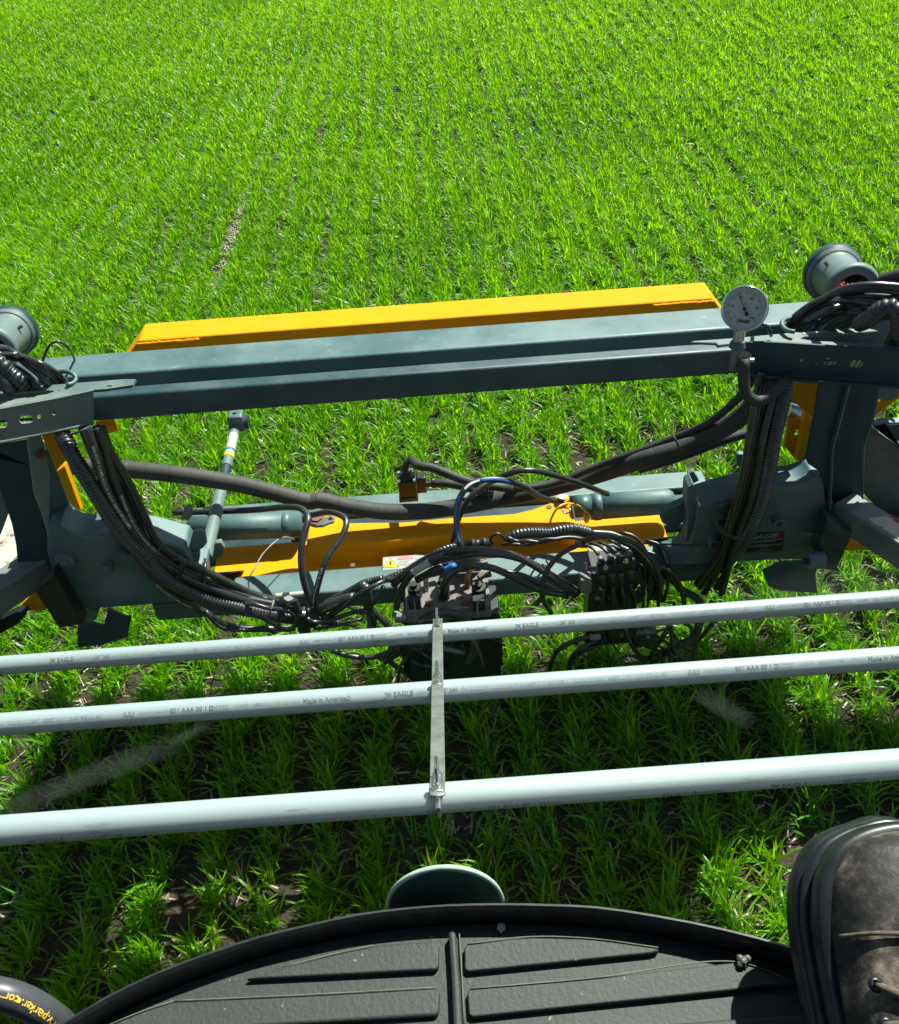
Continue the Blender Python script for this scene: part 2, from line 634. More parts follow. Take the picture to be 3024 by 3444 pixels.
def np_mesh(name, co, tris, mat, attrs, smooth=True):
    me = bpy.data.meshes.new(name)
    me.vertices.add(len(co))
    me.vertices.foreach_set('co', co.astype(np.float32).ravel())
    me.loops.add(tris.size)
    me.loops.foreach_set('vertex_index', tris.astype(np.int32).ravel())
    me.polygons.add(len(tris))
    me.polygons.foreach_set('loop_start', np.arange(0, tris.size, 3, dtype=np.int32))
    me.polygons.foreach_set('loop_total', np.full(len(tris), 3, dtype=np.int32))
    for k, a in attrs.items():
        at_ = me.attributes.new(k, 'FLOAT', 'POINT')
        at_.data.foreach_set('value', a.astype(np.float32))
    me.update(calc_edges=True)
    if smooth:
        me.polygons.foreach_set('use_smooth', np.ones(len(tris), dtype=bool))
    return link(name, me, mat)

def grass_mat():
    m, nt, b = new_mat('wheat_leaf')
    a = nt.nodes.new('ShaderNodeAttribute')
    a.attribute_name = 'tone'
    r = ramp(nt, a.outputs['Fac'], [(0, (.045, .165, .003)), (.5, (.10, .30, .003)), (.93, (.19, .43, .004)), (.97, (.30, .28, .12)), (1, (.42, .36, .2))])
    nt.links.new(r.outputs[0], b.inputs['Base Color'])
    b.inputs['Roughness'].default_value = .38
    b.inputs['Specular IOR Level'].default_value = .4
    t = nt.nodes.new('ShaderNodeBsdfTranslucent')
    r2 = ramp(nt, a.outputs['Fac'], [(0, (.16, .40, .0)), (.5, (.37, .72, .0)), (.93, (.55, .88, .0)), (1, (.4, .36, .15))])
    nt.links.new(r2.outputs[0], t.inputs[0])
    mx = nt.nodes.new('ShaderNodeMixShader')
    mx.inputs[0].default_value = .48
    nt.links.new(b.outputs[0], mx.inputs[1])
    nt.links.new(t.outputs[0], mx.inputs[2])
    nt.links.new(mx.outputs[0], nt.nodes['Material Output'].inputs[0])
    return m
M['grass'] = grass_mat()

def straw_mat():
    m, nt, b = new_mat('straw')
    a = nt.nodes.new('ShaderNodeAttribute')
    a.attribute_name = 'tone'
    r = ramp(nt, a.outputs['Fac'], [(0, (.10, .075, .05)), (.6, (.26, .21, .15)), (1, (.50, .43, .33))])
    nt.links.new(r.outputs[0], b.inputs['Base Color'])
    b.inputs['Roughness'].default_value = .6
    return m
M['straw'] = straw_mat()

def half_width(y):
    return 1.5 + .62 * y

def vnoise(x, y, f, seed=0):
    return (np.sin(x * f + seed) * np.cos(y * f * .83 - seed * 1.7) + np.sin(x * f * 2.3 - y * f * 1.1 + seed * 2.1) * .6 + np.sin(y * f * 1.9 + x * f * .7 + seed) * .5) / 2.1

def grass_zone(y0, y1, per_m2, segs, wscale, lscale):
    jw = .032 if y0 < 2 else (.041 if y0 < 6 else .042)
    area = 2 * ((1.5 * y1 + .31 * y1 * y1) - (1.5 * y0 + .31 * y0 * y0))
    leaves_per_plant = 7
    npl = int(area * per_m2 / leaves_per_plant)
    # rejection sample in the trapezoid
    y = rng.uniform(y0, y1, npl * 3)
    keep = rng.uniform(0, 1, y.size) < half_width(y) / half_width(y1)
    y = y[keep][:npl]
    x = rng.uniform(-1, 1, y.size) * half_width(y)
    row = np.round((x - ROW0 - ROW / 2) / ROW)
    jit = rng.normal(0, jw, y.size) + .02 * vnoise(row * 3.1, y, .9, 3)
    x = ROW0 + ROW / 2 + row * ROW + jit
    # thin out along wheel tracks and in odd bare spots
    k = np.ones(y.size, bool)
    for t in TRACKS:
        dd = np.abs(x - t)
        k &= ~((dd < .030 + .050 * vnoise(x, y, 1.7, t)) & (rng.uniform(0, 1, y.size) < .90))
    k &= ~((vnoise(x, y, 2.6, 5.0) > .72) & (rng.uniform(0, 1, y.size) < .6))
    x, y = x[k], y[k]
    npl = x.size
    vig = 1 + .22 * vnoise(x, y, 1.3, 1.0) + rng.normal(0, .10, npl)
    L = leaves_per_plant
    px = np.repeat(x, L) + rng.normal(0, .010, npl * L)
    py = np.repeat(y, L) + rng.normal(0, .012, npl * L)
    vg = np.repeat(vig, L)
    n = npl * L
    az = rng.uniform(0, 2 * np.pi, n)
    ln = (.125 + rng.normal(0, .032, n)).clip(.05, .23) * vg * lscale
    tilt = np.abs(rng.normal(0, .42, n)) + .10           # from vertical at the base
    curl = np.abs(rng.normal(.35, .45, n))               # further bend at the tip
    wind = np.stack([-.16 + .12 * vnoise(px, py, .8, 2), .10 + .1 * vnoise(px, py, .9, 7)], -1)
    wd = (.0042 + rng.uniform(0, .0030, n)) * wscale
    tone = (.45 + .16 * vnoise(px, py, 1.1, 9) + .12 * vnoise(px, py, .37, 4) + rng.normal(0, .23, n)).clip(0, .92)
    dead = rng.uniform(0, 1, n) < .035
    tone[dead] = rng.uniform(.96, 1, dead.sum())
    twist = rng.normal(0, .7, n)
    gz = ground_height(px, py)
    pos = np.stack([px, py, gz - .004], -1)
    S = segs
    dirh = np.stack([np.cos(az), np.sin(az)], -1)
    side0 = np.stack([-np.sin(az), np.cos(az), np.zeros(n)], -1)
    cos_, tris, tn = [], [], []
    co = np.zeros((n, 2 * S + 1, 3))
    cur = pos.copy()
    widths = {3: [.75, 1.0, .72], 2: [.85, .95], 4: [.7, 1, .95, .6]}[S]
    for s in range(S + 1):
        t = s / S
        ang = tilt + curl * t * t * 1.6
        d = np.stack([dirh[:, 0] * np.sin(ang) + wind[:, 0] * (.4 + t), dirh[:, 1] * np.sin(ang) + wind[:, 1] * (.4 + t), np.cos(ang)], -1)
        d /= np.linalg.norm(d, axis=1, keepdims=True)
        if s:
            cur = cur + d * (ln / S)[:, None]
        nrm = np.cross(side0, d)
        sv = side0 * np.cos(twist * t)[:, None] + nrm * np.sin(twist * t)[:, None]
        if s < S:
            w = (wd * widths[s])[:, None]
            co[:, 2 * s] = cur - sv * w
            co[:, 2 * s + 1] = cur + sv * w
        else:
            co[:, 2 * S] = cur
    nv = 2 * S + 1
    loc = []
    for s in range(S - 1):
        a = 2 * s
        loc += [(a, a + 1, a + 3), (a, a + 3, a + 2)]
    loc.append((2 * S - 2, 2 * S - 1, 2 * S))
    loc = np.array(loc)
    tr = (np.arange(n)[:, None, None] * nv + loc[None]).reshape(-1, 3)
    return co.reshape(-1, 3), tr, np.repeat(tone, nv)

def build_grass():
    zones = [(.5, 4.2, 3500, 3, .80, .95), (4.2, 9.0, 6000, 2, .82, .84), (9.0, 18.5, 3900, 2, 1.08, .80)]
    C, T, A, o = [], [], [], 0
    for z in zones:
        c, t, a = grass_zone(*z)
        C.append(c)
        T.append(t + o)
        A.append(a)
        o += len(c)
    ob = np_mesh('young_wheat', np.concatenate(C), np.concatenate(T), 'grass', {'tone': np.concatenate(A)}, smooth=True)
    tag(ob, 'bright green young cereal crop growing in drilled rows', 'crop', None, 'stuff')
build_grass()

def build_straw():
    n = 30000
    y = rng.uniform(.5, 12, n * 2)
    y = y[rng.uniform(0, 1, y.size) < half_width(y) / half_width(12)][:n]
    x = rng.uniform(-1, 1, y.size) * half_width(y)
    m = rng.uniform(0, 1, y.size) < .17
    tr = rng.choice(TRACKS[:2], m.sum())
    x[m] = tr + rng.normal(0, .045, m.sum())
    n = x.size
    L = rng.uniform(.008, .035, n)
    W = rng.uniform(.0015, .0042, n)
    az = rng.uniform(0, np.pi, n)
    z = ground_height(x, y) + rng.uniform(.003, .012, n)
    d = np.stack([np.cos(az), np.sin(az), rng.normal(0, .2, n)], -1)
    s = np.stack([-np.sin(az), np.cos(az), rng.normal(0, .3, n)], -1)
    c = np.stack([x, y, z], -1)
    co = np.stack([c - d * L[:, None] - s * W[:, None], c + d * L[:, None] - s * W[:, None], c + d * L[:, None] + s * W[:, None], c - d * L[:, None] + s * W[:, None]], 1).reshape(-1, 3)
    loc = np.array([(0, 1, 2), (0, 2, 3)])
    t = (np.arange(n)[:, None, None] * 4 + loc[None]).reshape(-1, 3)
    ob = np_mesh('straw_residue', co, t, 'straw', {'tone': np.repeat(np.where(m, rng.uniform(.6, 1, n), rng.uniform(0, 1, n)), 4)}, smooth=False)
    tag(ob, 'pale chopped straw scattered on the soil between the rows', 'straw', None, 'stuff')
build_straw()

# ------------------------------------------------------------------ the boom frame
F = thing('boom_frame', 'slate green welded boom frame with crossbars and side uprights in front of the cab', 'boom frame', (0, 2.0, .9))

def xspan(s, x0, x1, y, Y):
    return at(s, x0, y, Y=Y).x, at(s, x1, y, Y=Y).x

# upper crossbar
xa = at('A1', 530, 700, Y=2.0).x - .03
xb = at('A3', 900, 640, Y=2.0).x
MB().abox(xa, xb, 2.0, 2.047, drop(1.328), drop(1.252)).build('crossbar', 'bar', F, .009, 4)
# the broad beam behind it
MB().abox(-1.62, 1.62, 2.15, 2.272, drop(1.375), drop(1.275)).build('rear_beam', 'grey', F, .010, 4)
# lower beam
xl, xr = -1.02, .90
MB().abox(xl, xr, 2.1, 2.213, drop(2.222), drop(2.142)).build('lower_beam', 'grey', F, .010, 4)
MB().abox(-1.0, 1.0, 2.60, 2.70, drop(2.32), drop(2.225)).build('back_rail', 'grey', F, .008, 3)
# unseen plates added between the upper beams to shade the ground
plate('shade_plate', [Vector((-1.25, 2.045, drop(1.338))), Vector((1.25, 2.045, drop(1.338))), Vector((1.25, 2.152, drop(1.405))), Vector((-1.25, 2.152, drop(1.405)))], Vector((0, 0, .008)), 'grey_dark', F)
plate('shade_plate', [Vector((.95, 2.274, drop(1.46))), Vector((1.5, 2.274, drop(1.46))), Vector((1.5, 2.40, drop(1.575))), Vector((.95, 2.40, drop(1.575)))], Vector((0, 0, .008)), 'grey_dark', F)
# top flanges and webs left and right
zt = drop(1.246)
plate('top_flange', P('B3', [(-500, 1070), (0, 1008), (480, 960), (1500, 880), (1640, 880), (1600, 950), (1280, 998), (1100, 1008), (700, 1095), (0, 1222), (-500, 1330)], Z=zt), Vector((0, 0, -.008)), 'grey_dusty', F,
      holes=[P('B3', [(-450, 1110), (0, 1050), (560, 1013), (640, 1017), (655, 1030), (560, 1062), (0, 1148), (-450, 1240)], Z=zt), ring('B3', 1325, 962, 38, 9, Z=zt), ring('B3', 710, 1015, 14, 4, Z=zt)])
kw = dict(Y=1.985, k=.28, x0=-.89)
plate('gusset_web', P('B3', [(-500, 1345), (0, 1240), (700, 1110), (1100, 1022), (1130, 1015), (1130, 1395), (0, 1605), (-500, 1700)], **kw), .006, 'grey_dusty', F,
      holes=[ring('B3', 655, 1293, 25, 27, **kw), ring('B3', 472, 1332, 25, 27, **kw), slot('B3', 318, 1365, 86, 48, -.12, **kw), slot('B3', 5, 1425, 86, 48, -.12, **kw), slot('B3', 1205, 1265, 30, 24, 1.3, **kw)] if False else [ring('B3', 655, 1293, 25, 27, **kw), ring('B3', 472, 1332, 25, 27, **kw), slot('B3', 318, 1365, 86, 48, -.12, **kw), slot('B3', 5, 1425, 86, 48, -.12, **kw)])
zb = at('B3', 560, 1500, Y=1.97).z
plate('bottom_flange', P('B3', [(-500, 1690), (0, 1596), (200, 1545), (540, 1480), (560, 1465), (1050, 1362), (1125, 1390), (1122, 1412), (0, 1640), (-500, 1740)], Z=zb), Vector((0, 0, -.007)), 'grey_dusty', F)
plate('top_flange', P('A3', [(590, 598), (620, 590), (870, 572), (1150, 545), (1400, 522), (1620, 518), (1680, 533), (1250, 567), (1228, 577), (1300, 589), (1795, 612), (2300, 640), (2300, 668), (1795, 640), (1300, 612), (1010, 598), (860, 603), (755, 618), (742, 603)], Z=zt), Vector((0, 0, -.008)), 'grey_dusty', F)
kw = dict(Y=1.985, k=-.28, x0=.89)
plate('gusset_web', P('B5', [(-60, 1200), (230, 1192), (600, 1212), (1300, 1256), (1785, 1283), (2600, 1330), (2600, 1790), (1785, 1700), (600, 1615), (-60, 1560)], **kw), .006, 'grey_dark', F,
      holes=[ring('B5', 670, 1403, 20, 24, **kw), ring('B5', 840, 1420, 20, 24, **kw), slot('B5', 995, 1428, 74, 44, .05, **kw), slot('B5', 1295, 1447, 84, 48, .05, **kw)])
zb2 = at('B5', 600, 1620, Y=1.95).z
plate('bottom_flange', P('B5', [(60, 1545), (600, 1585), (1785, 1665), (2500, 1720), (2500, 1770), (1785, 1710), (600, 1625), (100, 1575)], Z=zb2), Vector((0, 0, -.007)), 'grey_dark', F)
for i_ in range(9):
    q_ = at('B5', 900 + 65 * i_, 1455, Y=2.06)
    MB().cyl(q_ - Vector((.012, 0, .03)), q_ + Vector((.012, 0, .03)), .006, n=10).build('pale_rib', 'paper', F)
st = plate('white_sticker', P('A3', [(1240, 541), (1395, 530), (1402, 541), (1246, 553)], Z=zt + .0015), Vector((0, 0, -.001)), 'paper', F, bevel=0)
# left upright and side box
plate('upright_channel', P('B4', [(-400, 420), (120, 330), (365, 290), (380, 600), (430, 950), (530, 1200), (620, 1795), (660, 1980), (230, 1980), (190, 1560), (140, 1300), (90, 1150), (0, 900), (-400, 300)], Y=2.05), .010, 'grey_dark', F)
kw = dict(Y=2.0, k=1.9, x0=at('B4', 470, 800, Y=2.0).x)
plate('upright_flange', P('B4', [(350, 255), (500, 235), (548, 350), (603, 720), (600, 1450), (520, 1160), (430, 945), (375, 520), (350, 340)], **kw), .010, 'drum', F)  # paler paint stands in for sunlight on this flange
kw2 = dict(Y=2.12, k=.3, x0=-1.05)
plate('upright_side', P('B4', [(540, 300), (610, 480), (700, 700), (842, 1075), (838, 1310), (880, 1345), (880, 1500), (640, 1900), (560, 1200), (590, 720)], **kw2), .010, 'grey', F)
bc = at('B4', 490, 450, **kw)
nrm = Vector((1.9, -1, .15)).normalized()
MB().cyl(bc, bc + nrm * .006, .016, n=20).cyl(bc + nrm * .006, bc + nrm * .014, .008, n=6).build('pivot_bolt', 'copper', F)
plate('side_box', P('A4', [(345, 455), (372, 482), (420, 510), (500, 522), (665, 498), (880, 536), (1060, 585), (1092, 640), (1110, 700), (1180, 722), (1180, 858), (1000, 903), (560, 935), (480, 935), (556, 1005), (480, 1022), (390, 880), (300, 725), (270, 620), (265, 470)], Y=2.0), Vector((0, .105, 0)), 'grey', F, bevel=.006)
MB().abox(at('A4', 480, 500, Y=2.1).x, at('A4', 1080, 500, Y=2.1).x, 2.008, 2.20, drop(1.99), drop(1.905)).build('box_lid', 'grey_dusty', F, .008, 3)
for x, y, r in ((720, 590, .017), (630, 675, .017)):
    c = at('A4', x, y, Y=2.0)
    MB().cyl(c, c + Vector((0, -.03, 0)), r, n=8).cyl(c + Vector((0, -.03, 0)), c + Vector((0, -.032, 0)), r * .6, n=12).build('bolt_end', 'grey', F)
c = at('A4', 380, 640, Y=2.0)
MB().cyl(c, c + Vector((0, -.02, 0)), .03, n=20).cyl(c + Vector((0, -.02, 0)), c + Vector((0, -.028, 0)), .013, n=6).build('washer_boss', 'grey', F)
# saddle ears round the strut foot
for pts in ([(1075, 620), (1110, 490), (1150, 486), (1180, 500), (1190, 560), (1165, 590), (1140, 600), (1100, 610)], [(1080, 700), (1095, 592), (1130, 590), (1150, 600), (1150, 640), (1130, 720)]):
    plate('saddle_ear', P('A4', pts, Y=2.03), Vector((0, .012, 0)), 'grey', F)
plate('guide_lug', P('A4', [(1215, 680), (1235, 560), (1270, 555), (1292, 590), (1280, 630)], Y=2.15), Vector((0, .02, 0)), 'grey_dusty', F)
plate('guide_lug', P('A4', [(1040, 420), (1060, 365), (1078, 355), (1100, 360), (1105, 400), (1085, 430)], Y=2.3), Vector((0, .02, 0)), 'grey_dusty', F)
plate('guide_lug', P('A4', [(765, 340), (770, 305), (790, 298), (812, 310), (815, 380), (780, 380)], Y=2.3), Vector((0, .02, 0)), 'grey_dusty', F)
# foot pieces under the left box
plate('foot_channel', P('C7', [(268, 312), (412, 183), (647, 572), (455, 602)], Y=1.93), Vector((0, .05, 0)), 'black', F)
plate('foot_flap', P('C7', [(597, 580), (720, 560), (800, 585), (832, 452), (950, 508), (1015, 515), (985, 675), (780, 738), (597, 757)], Y=1.90), .008, 'grey_dark', F)
plate('lower_gusset', P('C7', [(118, 477), (265, 322), (352, 468)], Y=2.2), .02, 'yellow', F)
plate('lower_shield', P('C7', [(-100, 700), (-100, 600), (120, 480), (212, 474), (190, 520), (130, 580), (60, 618)], Y=2.15), .03, 'black', F)
zs = drop(1.90)
p0, p1 = at('C7', 335, 105, Z=zs), at('C7', -260, 500, Z=zs)
beam('outrigger_tube', p0, p1, .088, .088, 'grey_dusty', F)
plate('wing_shelf', P('B4', [(-500, 1500), (0, 1200), (100, 1172), (150, 1350), (215, 1660), (90, 1800), (-500, 2300)], Z=drop(1.98)), Vector((0, 0, -.02)), 'cream', F)
plate('wing_plate', P('B4', [(-400, 900), (0, 925), (100, 1165), (0, 1440), (-400, 1700)], Y=2.1), .02, 'drum', F)

# right upright and side box
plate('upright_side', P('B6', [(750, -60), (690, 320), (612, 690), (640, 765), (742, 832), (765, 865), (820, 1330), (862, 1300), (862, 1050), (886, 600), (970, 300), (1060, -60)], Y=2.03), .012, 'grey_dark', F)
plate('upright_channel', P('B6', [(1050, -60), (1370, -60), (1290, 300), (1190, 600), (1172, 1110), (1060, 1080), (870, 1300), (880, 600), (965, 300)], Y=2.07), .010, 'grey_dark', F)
for a in ([(1052, -60), (1068, -60), (978, 300), (893, 600), (872, 1050), (850, 1320), (740, 1570), (725, 1570), (838, 1300), (858, 1050), (879, 600), (962, 300)],
          [(1358, -60), (1372, -60), (1296, 300), (1205, 560), (1182, 1110), (1168, 1110), (1182, 600), (1280, 300)]):
    plate('edge_lip', P('B6', a, Y=2.01), .02, 'grey', F, bevel=.001)
plate('side_box', P('C5', [(352, 935), (385, 903), (780, 783), (1230, 682), (1560, 660), (1700, 608), (1760, 560), (1860, 560), (2000, 900), (1980, 1250), (1780, 1560), (1380, 1552), (780, 1588), (-20, 1640), (-20, 1592), (120, 1562), (250, 1460), (290, 1320), (336, 1150)], Y=2.03), Vector((0, .105, 0)), 'grey', F, bevel=.006)
plate('end_plate', P('C5', [(215, 860), (232, 690), (300, 640), (352, 935), (336, 1150), (290, 1320), (210, 1340), (235, 1000)], Y=2.06), Vector((0, .06, 0)), 'grey', F)
for x, y in ((600, 1010), (515, 1290), (1295, 1040)):
    c = at('C5', x, y, Y=2.03)
    MB().cyl(c, c + Vector((0, -.032, 0)), .017, n=14).build('bolt_end', 'grey', F)
    MB().cyl(c + Vector((0, -.0325, 0)), c + Vector((0, -.034, 0)), .010, n=12).build('bolt_hole', 'black', F)
plate('guide_lug', P('C5', [(230, 520), (300, 485), (368, 600), (270, 650)], Y=2.25), Vector((0, .02, 0)), 'drum', F)
plate('guide_lug', P('C5', [(820, 420), (822, 300), (850, 280), (940, 285), (945, 430)], Y=2.3), Vector((0, .02, 0)), 'grey', F)
plate('saddle_ear', P('A6', [(420, 400), (440, 380), (575, 318), (578, 420), (500, 480), (430, 440)], Y=2.12), Vector((0, .03, 0)), 'grey', F)
plate('foot_flap', P('C5', [(1130, 1690), (1350, 1585), (1700, 1560), (1795, 1640), (1772, 1750), (1795, 1960), (1330, 1930), (1205, 1880)], Y=1.92), .008, 'grey_dark', F)
plate('foot_channel', P('B6', [(830, 1310), (1072, 1420), (990, 1640), (905, 1815), (770, 1790), (725, 1600)], Y=1.95), Vector((0, .06, 0)), 'grey_dark', F)
a, b = at('B6', 625, 1710, Y=1.93), at('B6', 785, 1700, Y=1.93)
MB().cyl(a, b, .028, n=20).build('pivot_bushing', 'grey', F)
plate('lower_gusset', P('B6', [(1075, 1425), (1300, 1605), (1003, 1614)], Y=2.2), .02, 'yellow', F)
p0, p1 = at('B6', 960, 1190, Z=drop(1.88)), at('B6', 1900, 1790, Z=drop(1.88))
beam('outrigger_tube', p0, p1, .088, .088, 'grey_dusty', F)
z = drop(1.88) + .047
plate('patch_plate', P('B6', [(1225, 1300), (1260, 1285), (1400, 1270), (1470, 1255), (1700, 1380), (1760, 1640), (1500, 1480), (1400, 1410)], Z=z), Vector((0, 0, -.006)), 'cream', F)
# square bin-like bracket at the right edge
B6 = lambda pts, Y: P('B6', pts, Y=Y)
plate('wing_bracket_rim', P('B6', [(1268, 392), (1400, 355), (1900, 350), (1900, 372), (1400, 376), (1300, 396), (1560, 590), (1900, 820), (1900, 860), (1540, 604)], Y=2.25), .03, 'drum', F)
plate('wing_bracket', P('B6', [(1262, 405), (1540, 604), (1900, 860), (1900, 1600), (1440, 1330), (1190, 1060), (1185, 900), (1215, 560)], Y=2.27), .02, 'block', F)
plate('wing_bracket_back', P('B6', [(1300, 396), (1400, 376), (1900, 372), (1900, 840)], Y=2.35), .02, 'grey_dark', F)
plate('pivot_disc', ring('B5', 1640, 1760, 150, 110, 24, Y=2.12), .02, 'grey', F)

for x0_, x1_, zA, zB, yB in ((.70, 1.62, 2.04, 2.62, 2.75), (-1.45, -.74, 2.05, 2.58, 2.70)):  # unseen sloping panels added behind the side boxes to shade the crop
    plate('shade_panel', [Vector((x0_, 2.14, drop(zA))), Vector((x1_, 2.14, drop(zA))), Vector((x1_, yB, drop(zB))), Vector((x0_, yB, drop(zB)))], Vector((0, 0, -.008)), 'grey_dark', F)
for s in (-1, 1):  # unseen wing stubs, added to throw shade at both sides
    MB().abox(min(s * 1.62, s * 3.4), max(s * 1.62, s * 3.4), 1.95, 2.5, .78, .95).build('wing_shade_block', 'grey_dark', F, .02)
    for k in range(4):
        beam('wing_shade_strut', (s * (1.7 + .45 * k), 2.0, .9), (s * (2.1 + .45 * k), 2.3, 1.75), .05, .05, 'grey_dark', F)
# warning stickers on the lower beam's top face
def warning(s, x, y, w):
    zz = drop(2.142) + .0012
    c = at(s, x, y, Z=zz)
    h = w * .40
    st = MB().abox(c.x, c.x + w, c.y - h, c.y, zz - .001, zz).build('warning_sticker', 'paper', F)
    def rect(nm, x0, x1, y0, y1, mat, lift=.0006):
        return MB().abox(c.x + x0 * w, c.x + x1 * w, c.y - y1 * h, c.y - y0 * h, zz, zz + lift).build(nm, mat, st)
    for e in ((.02, .98, .05, .065), (.02, .98, .93, .945)):
        rect('border', *e, 'ink_grey', .0005)
    for e in ((.02, .027, .05, .94), (.315, .322, .05, .94), (.66, .667, .05, .94), (.972, .98, .05, .94)):
        rect('border', *e, 'ink_grey', .0004)
    rect('header_band', .325, .66, .07, .30, 'red')
    me = flat_text('DANGER', h * .24, (c.x + .50 * w, c.y - .265 * h, zz + .0006), (1, 0, 0), (0, 1, 0), bold=.0004)
    link('lettering', me, 'paper', st)
    for k in range(6):
        rect('text_line', .34, .64 - .05 * (k % 3), .38 + .08 * k, .405 + .08 * k, 'ink_grey')
    for k in range(2):
        rect('text_line', .70, .94 - .06 * k, .25 + .1 * k, .28 + .1 * k, 'ink_grey')
    m2 = MB()
    for i in range(5):
        m2.abox(c.x + (.70 + i * .05) * w, c.x + (.715 + i * .05) * w, c.y - .8 * h, c.y - (.45 + .04 * (i % 2)) * h, zz, zz + .0006)
    m2.build('pictogram', 'ink_grey', st)
    def tri(nm, cx, cy, r, mat, lift):
        vs = [Vector((c.x + cx * w + r * math.sin(a) * 1.08, c.y - cy * h + r * math.cos(a), zz + lift)) for a in (0, 2 * math.pi / 3, 4 * math.pi / 3)]
        mb = MB()
        mb.add(vs, [(2, 1, 0)])
        return mb.build(nm, mat, st)
    tri('triangle_border', .165, .60, h * .50, 'ink', .0007)
    tri('triangle', .165, .60, h * .43, 'syellow', .0010)
    mb = MB()
    bx, by = c.x + .165 * w, c.y - .60 * h
    bolt = [(-.02, .25), (.10, .25), (.02, .06), (.12, .06), (-.06, -.22), (0, -.02), (-.10, -.02)]
    mb.add([Vector((bx + px * h, by + py * h, zz + .0014)) for px, py in bolt], [tuple(range(7))])
    mb.build('bolt_symbol', 'ink', st)
warning('A5', 578, 640, .158)
warning('C4', 815, 705, .150)
# rust stain hole in the lower beam
c = at('A5', 405, 685, Z=drop(2.142))
MB().cyl(c, c + Vector((0, 0, .0015)), .009, n=14).build('plug_hole', 'copper', F)

# maker's plate on the right side box
pl = plate('maker_plate', P('C5', [(985, 1232), (1395, 1215), (1370, 1445), (930, 1465)], Y=2.028), .0015, 'ink', F, bevel=0)
ex = (at('C5', 1395, 1215, Y=2.0) - at('C5', 985, 1232, Y=2.0)).normalized()
o_ = at('C5', 1125, 1300, Y=2.026)
ey = Vector((0, 0, 1))
me = flat_text('HAGIE', .030, o_, (1, 0, 0), ey, shear=.35, bold=.0006)
link('lettering', me, 'grey_wire', pl)
for (x0, y0, x1, y1, mt) in ((1000, 1325, 1375, 1308, 'grey_wire'), (1000, 1343, 1290, 1330, 'grey_wire'), (955, 1392, 1365, 1360, 'plastic_grey'), (1105, 1408, 1200, 1404, 'grey_wire'), (1040, 1440, 1255, 1430, 'grey_wire'), (1265, 1250, 1380, 1243, 'red'), (1270, 1275, 1380, 1268, 'red')):
    a, b = at('C5', x0, y0, Y=2.0265), at('C5', x1, y1, Y=2.0265)
    t = .0042 if x0 == 955 else .0012
    MB().abox(a.x, b.x, 2.0258, 2.0268, (a.z + b.z) / 2 - t, (a.z + b.z) / 2 + t).build('print_line', mt, pl)

# ------------------------------------------------------------------ yellow cross member with sloping ends
YB = thing('yellow_cross_member', 'bright yellow cross member with sloping ends beyond the grey beams', 'lift arm crossbar', (0, 3.1, 1.42))
YY = 3.05
xL, xR = at('S', 462, 1137, Y=YY).x, at('A3', 725, 355, Y=YY).x
xL2, xR2 = at('S', 395, 1180, Y=YY).x - .10, at('A3', 850, 420, Y=YY).x + .06
z1 = drop(1.673)
prof = [(xL, z1), (xR, z1), (xR2, z1 - .20), (xR2 - .10, z1 - .26), (xR - .03, z1 - .095), (xL + .03, z1 - .095), (xL2 + .10, z1 - .26), (xL2, z1 - .20)]
plate('beam', [Vector((x, YY, z)) for x, z in prof], Vector((0, .137, 0)), 'yellow', YB, bevel=.008, seg=4)
for x0, x1 in ((at('A1', 775, 410, Y=YY).x, at('A1', 1140, 390, Y=YY).x), (at('A3', 380, 370, Y=YY).x, at('A3', 735, 340, Y=YY).x)):
    mb = MB()
    pts = [Vector((x0 + (x1 - x0) * i / 22, YY - .004 + random.uniform(-.0015, .0015), z1 - .012 + random.uniform(-.002, .002))) for i in range(23)]
    mb.tube(pts, lambda t: .0065 + .001 * math.sin(t * 40), 8)
    mb.build('weld_bead', 'yellow', YB)
    plate('doubler_plate', [Vector((x0, YY - .003, z1 - .016)), Vector((x1, YY - .003, z1 - .016)), Vector((x1, YY - .003, z1 - .09)), Vector((x0, YY - .003, z1 - .09))], .004, 'yellow', YB)

# ------------------------------------------------------------------ yellow parallel arms beside the uprights
YL = thing('yellow_lift_arm', 'yellow lift arm showing between the left upright and the hose bundle', 'lift arm', at('B4', 700, 500, Y=2.25))
plate('arm_plate', P('B4', [(470, 190), (720, 185), (845, 480), (680, 665), (560, 350)], Y=2.22), Vector((0, .03, 0)), 'yellow', YL)
plate('arm_plate', P('B4', [(675, 680), (775, 598), (850, 800), (980, 1152), (850, 1095)], Y=2.26), Vector((0, .03, 0)), 'yellow', YL)
c = at('B4', 1180, 150, Y=2.2)
MB().cyl(c, c + Vector((.05, .02, 0)), .022, n=18).build('pin_eye', 'yellow', YL)
YR = thing('yellow_lift_arm', 'yellow lift arm with a round hole showing left of the right upright', 'lift arm', at('B6', 560, 500, Y=2.25))
plate('arm_plate', P('B6', [(425, 75), (560, -40), (760, -40), (700, 325), (610, 255)], Y=2.16), Vector((0, .03, 0)), 'yellow', YR)
kw = dict(Y=2.24)
plate('arm_bracket', P('B6', [(448, 335), (470, 325), (612, 322), (560, 740), (500, 700), (402, 585)], **kw), Vector((0, .012, 0)), 'yellow', YR, holes=[ring('B6', 540, 462, 38, 42, **kw), ring('B6', 493, 620, 8, 12, **kw), ring('B6', 447, 548, 8, 9, **kw)])
plate('arm_plate', P('B6', [(612, 262), (692, 320), (620, 688), (520, 738), (560, 560)], Y=2.21), Vector((0, .03, 0)), 'yellow', YR)
a, b = at('B6', 420, 180, Y=2.35), at('B6', 620, 280, Y=2.35)
MB().cyl(a, b, .05, n=22).build('hub', 'rubber_dust', YR)
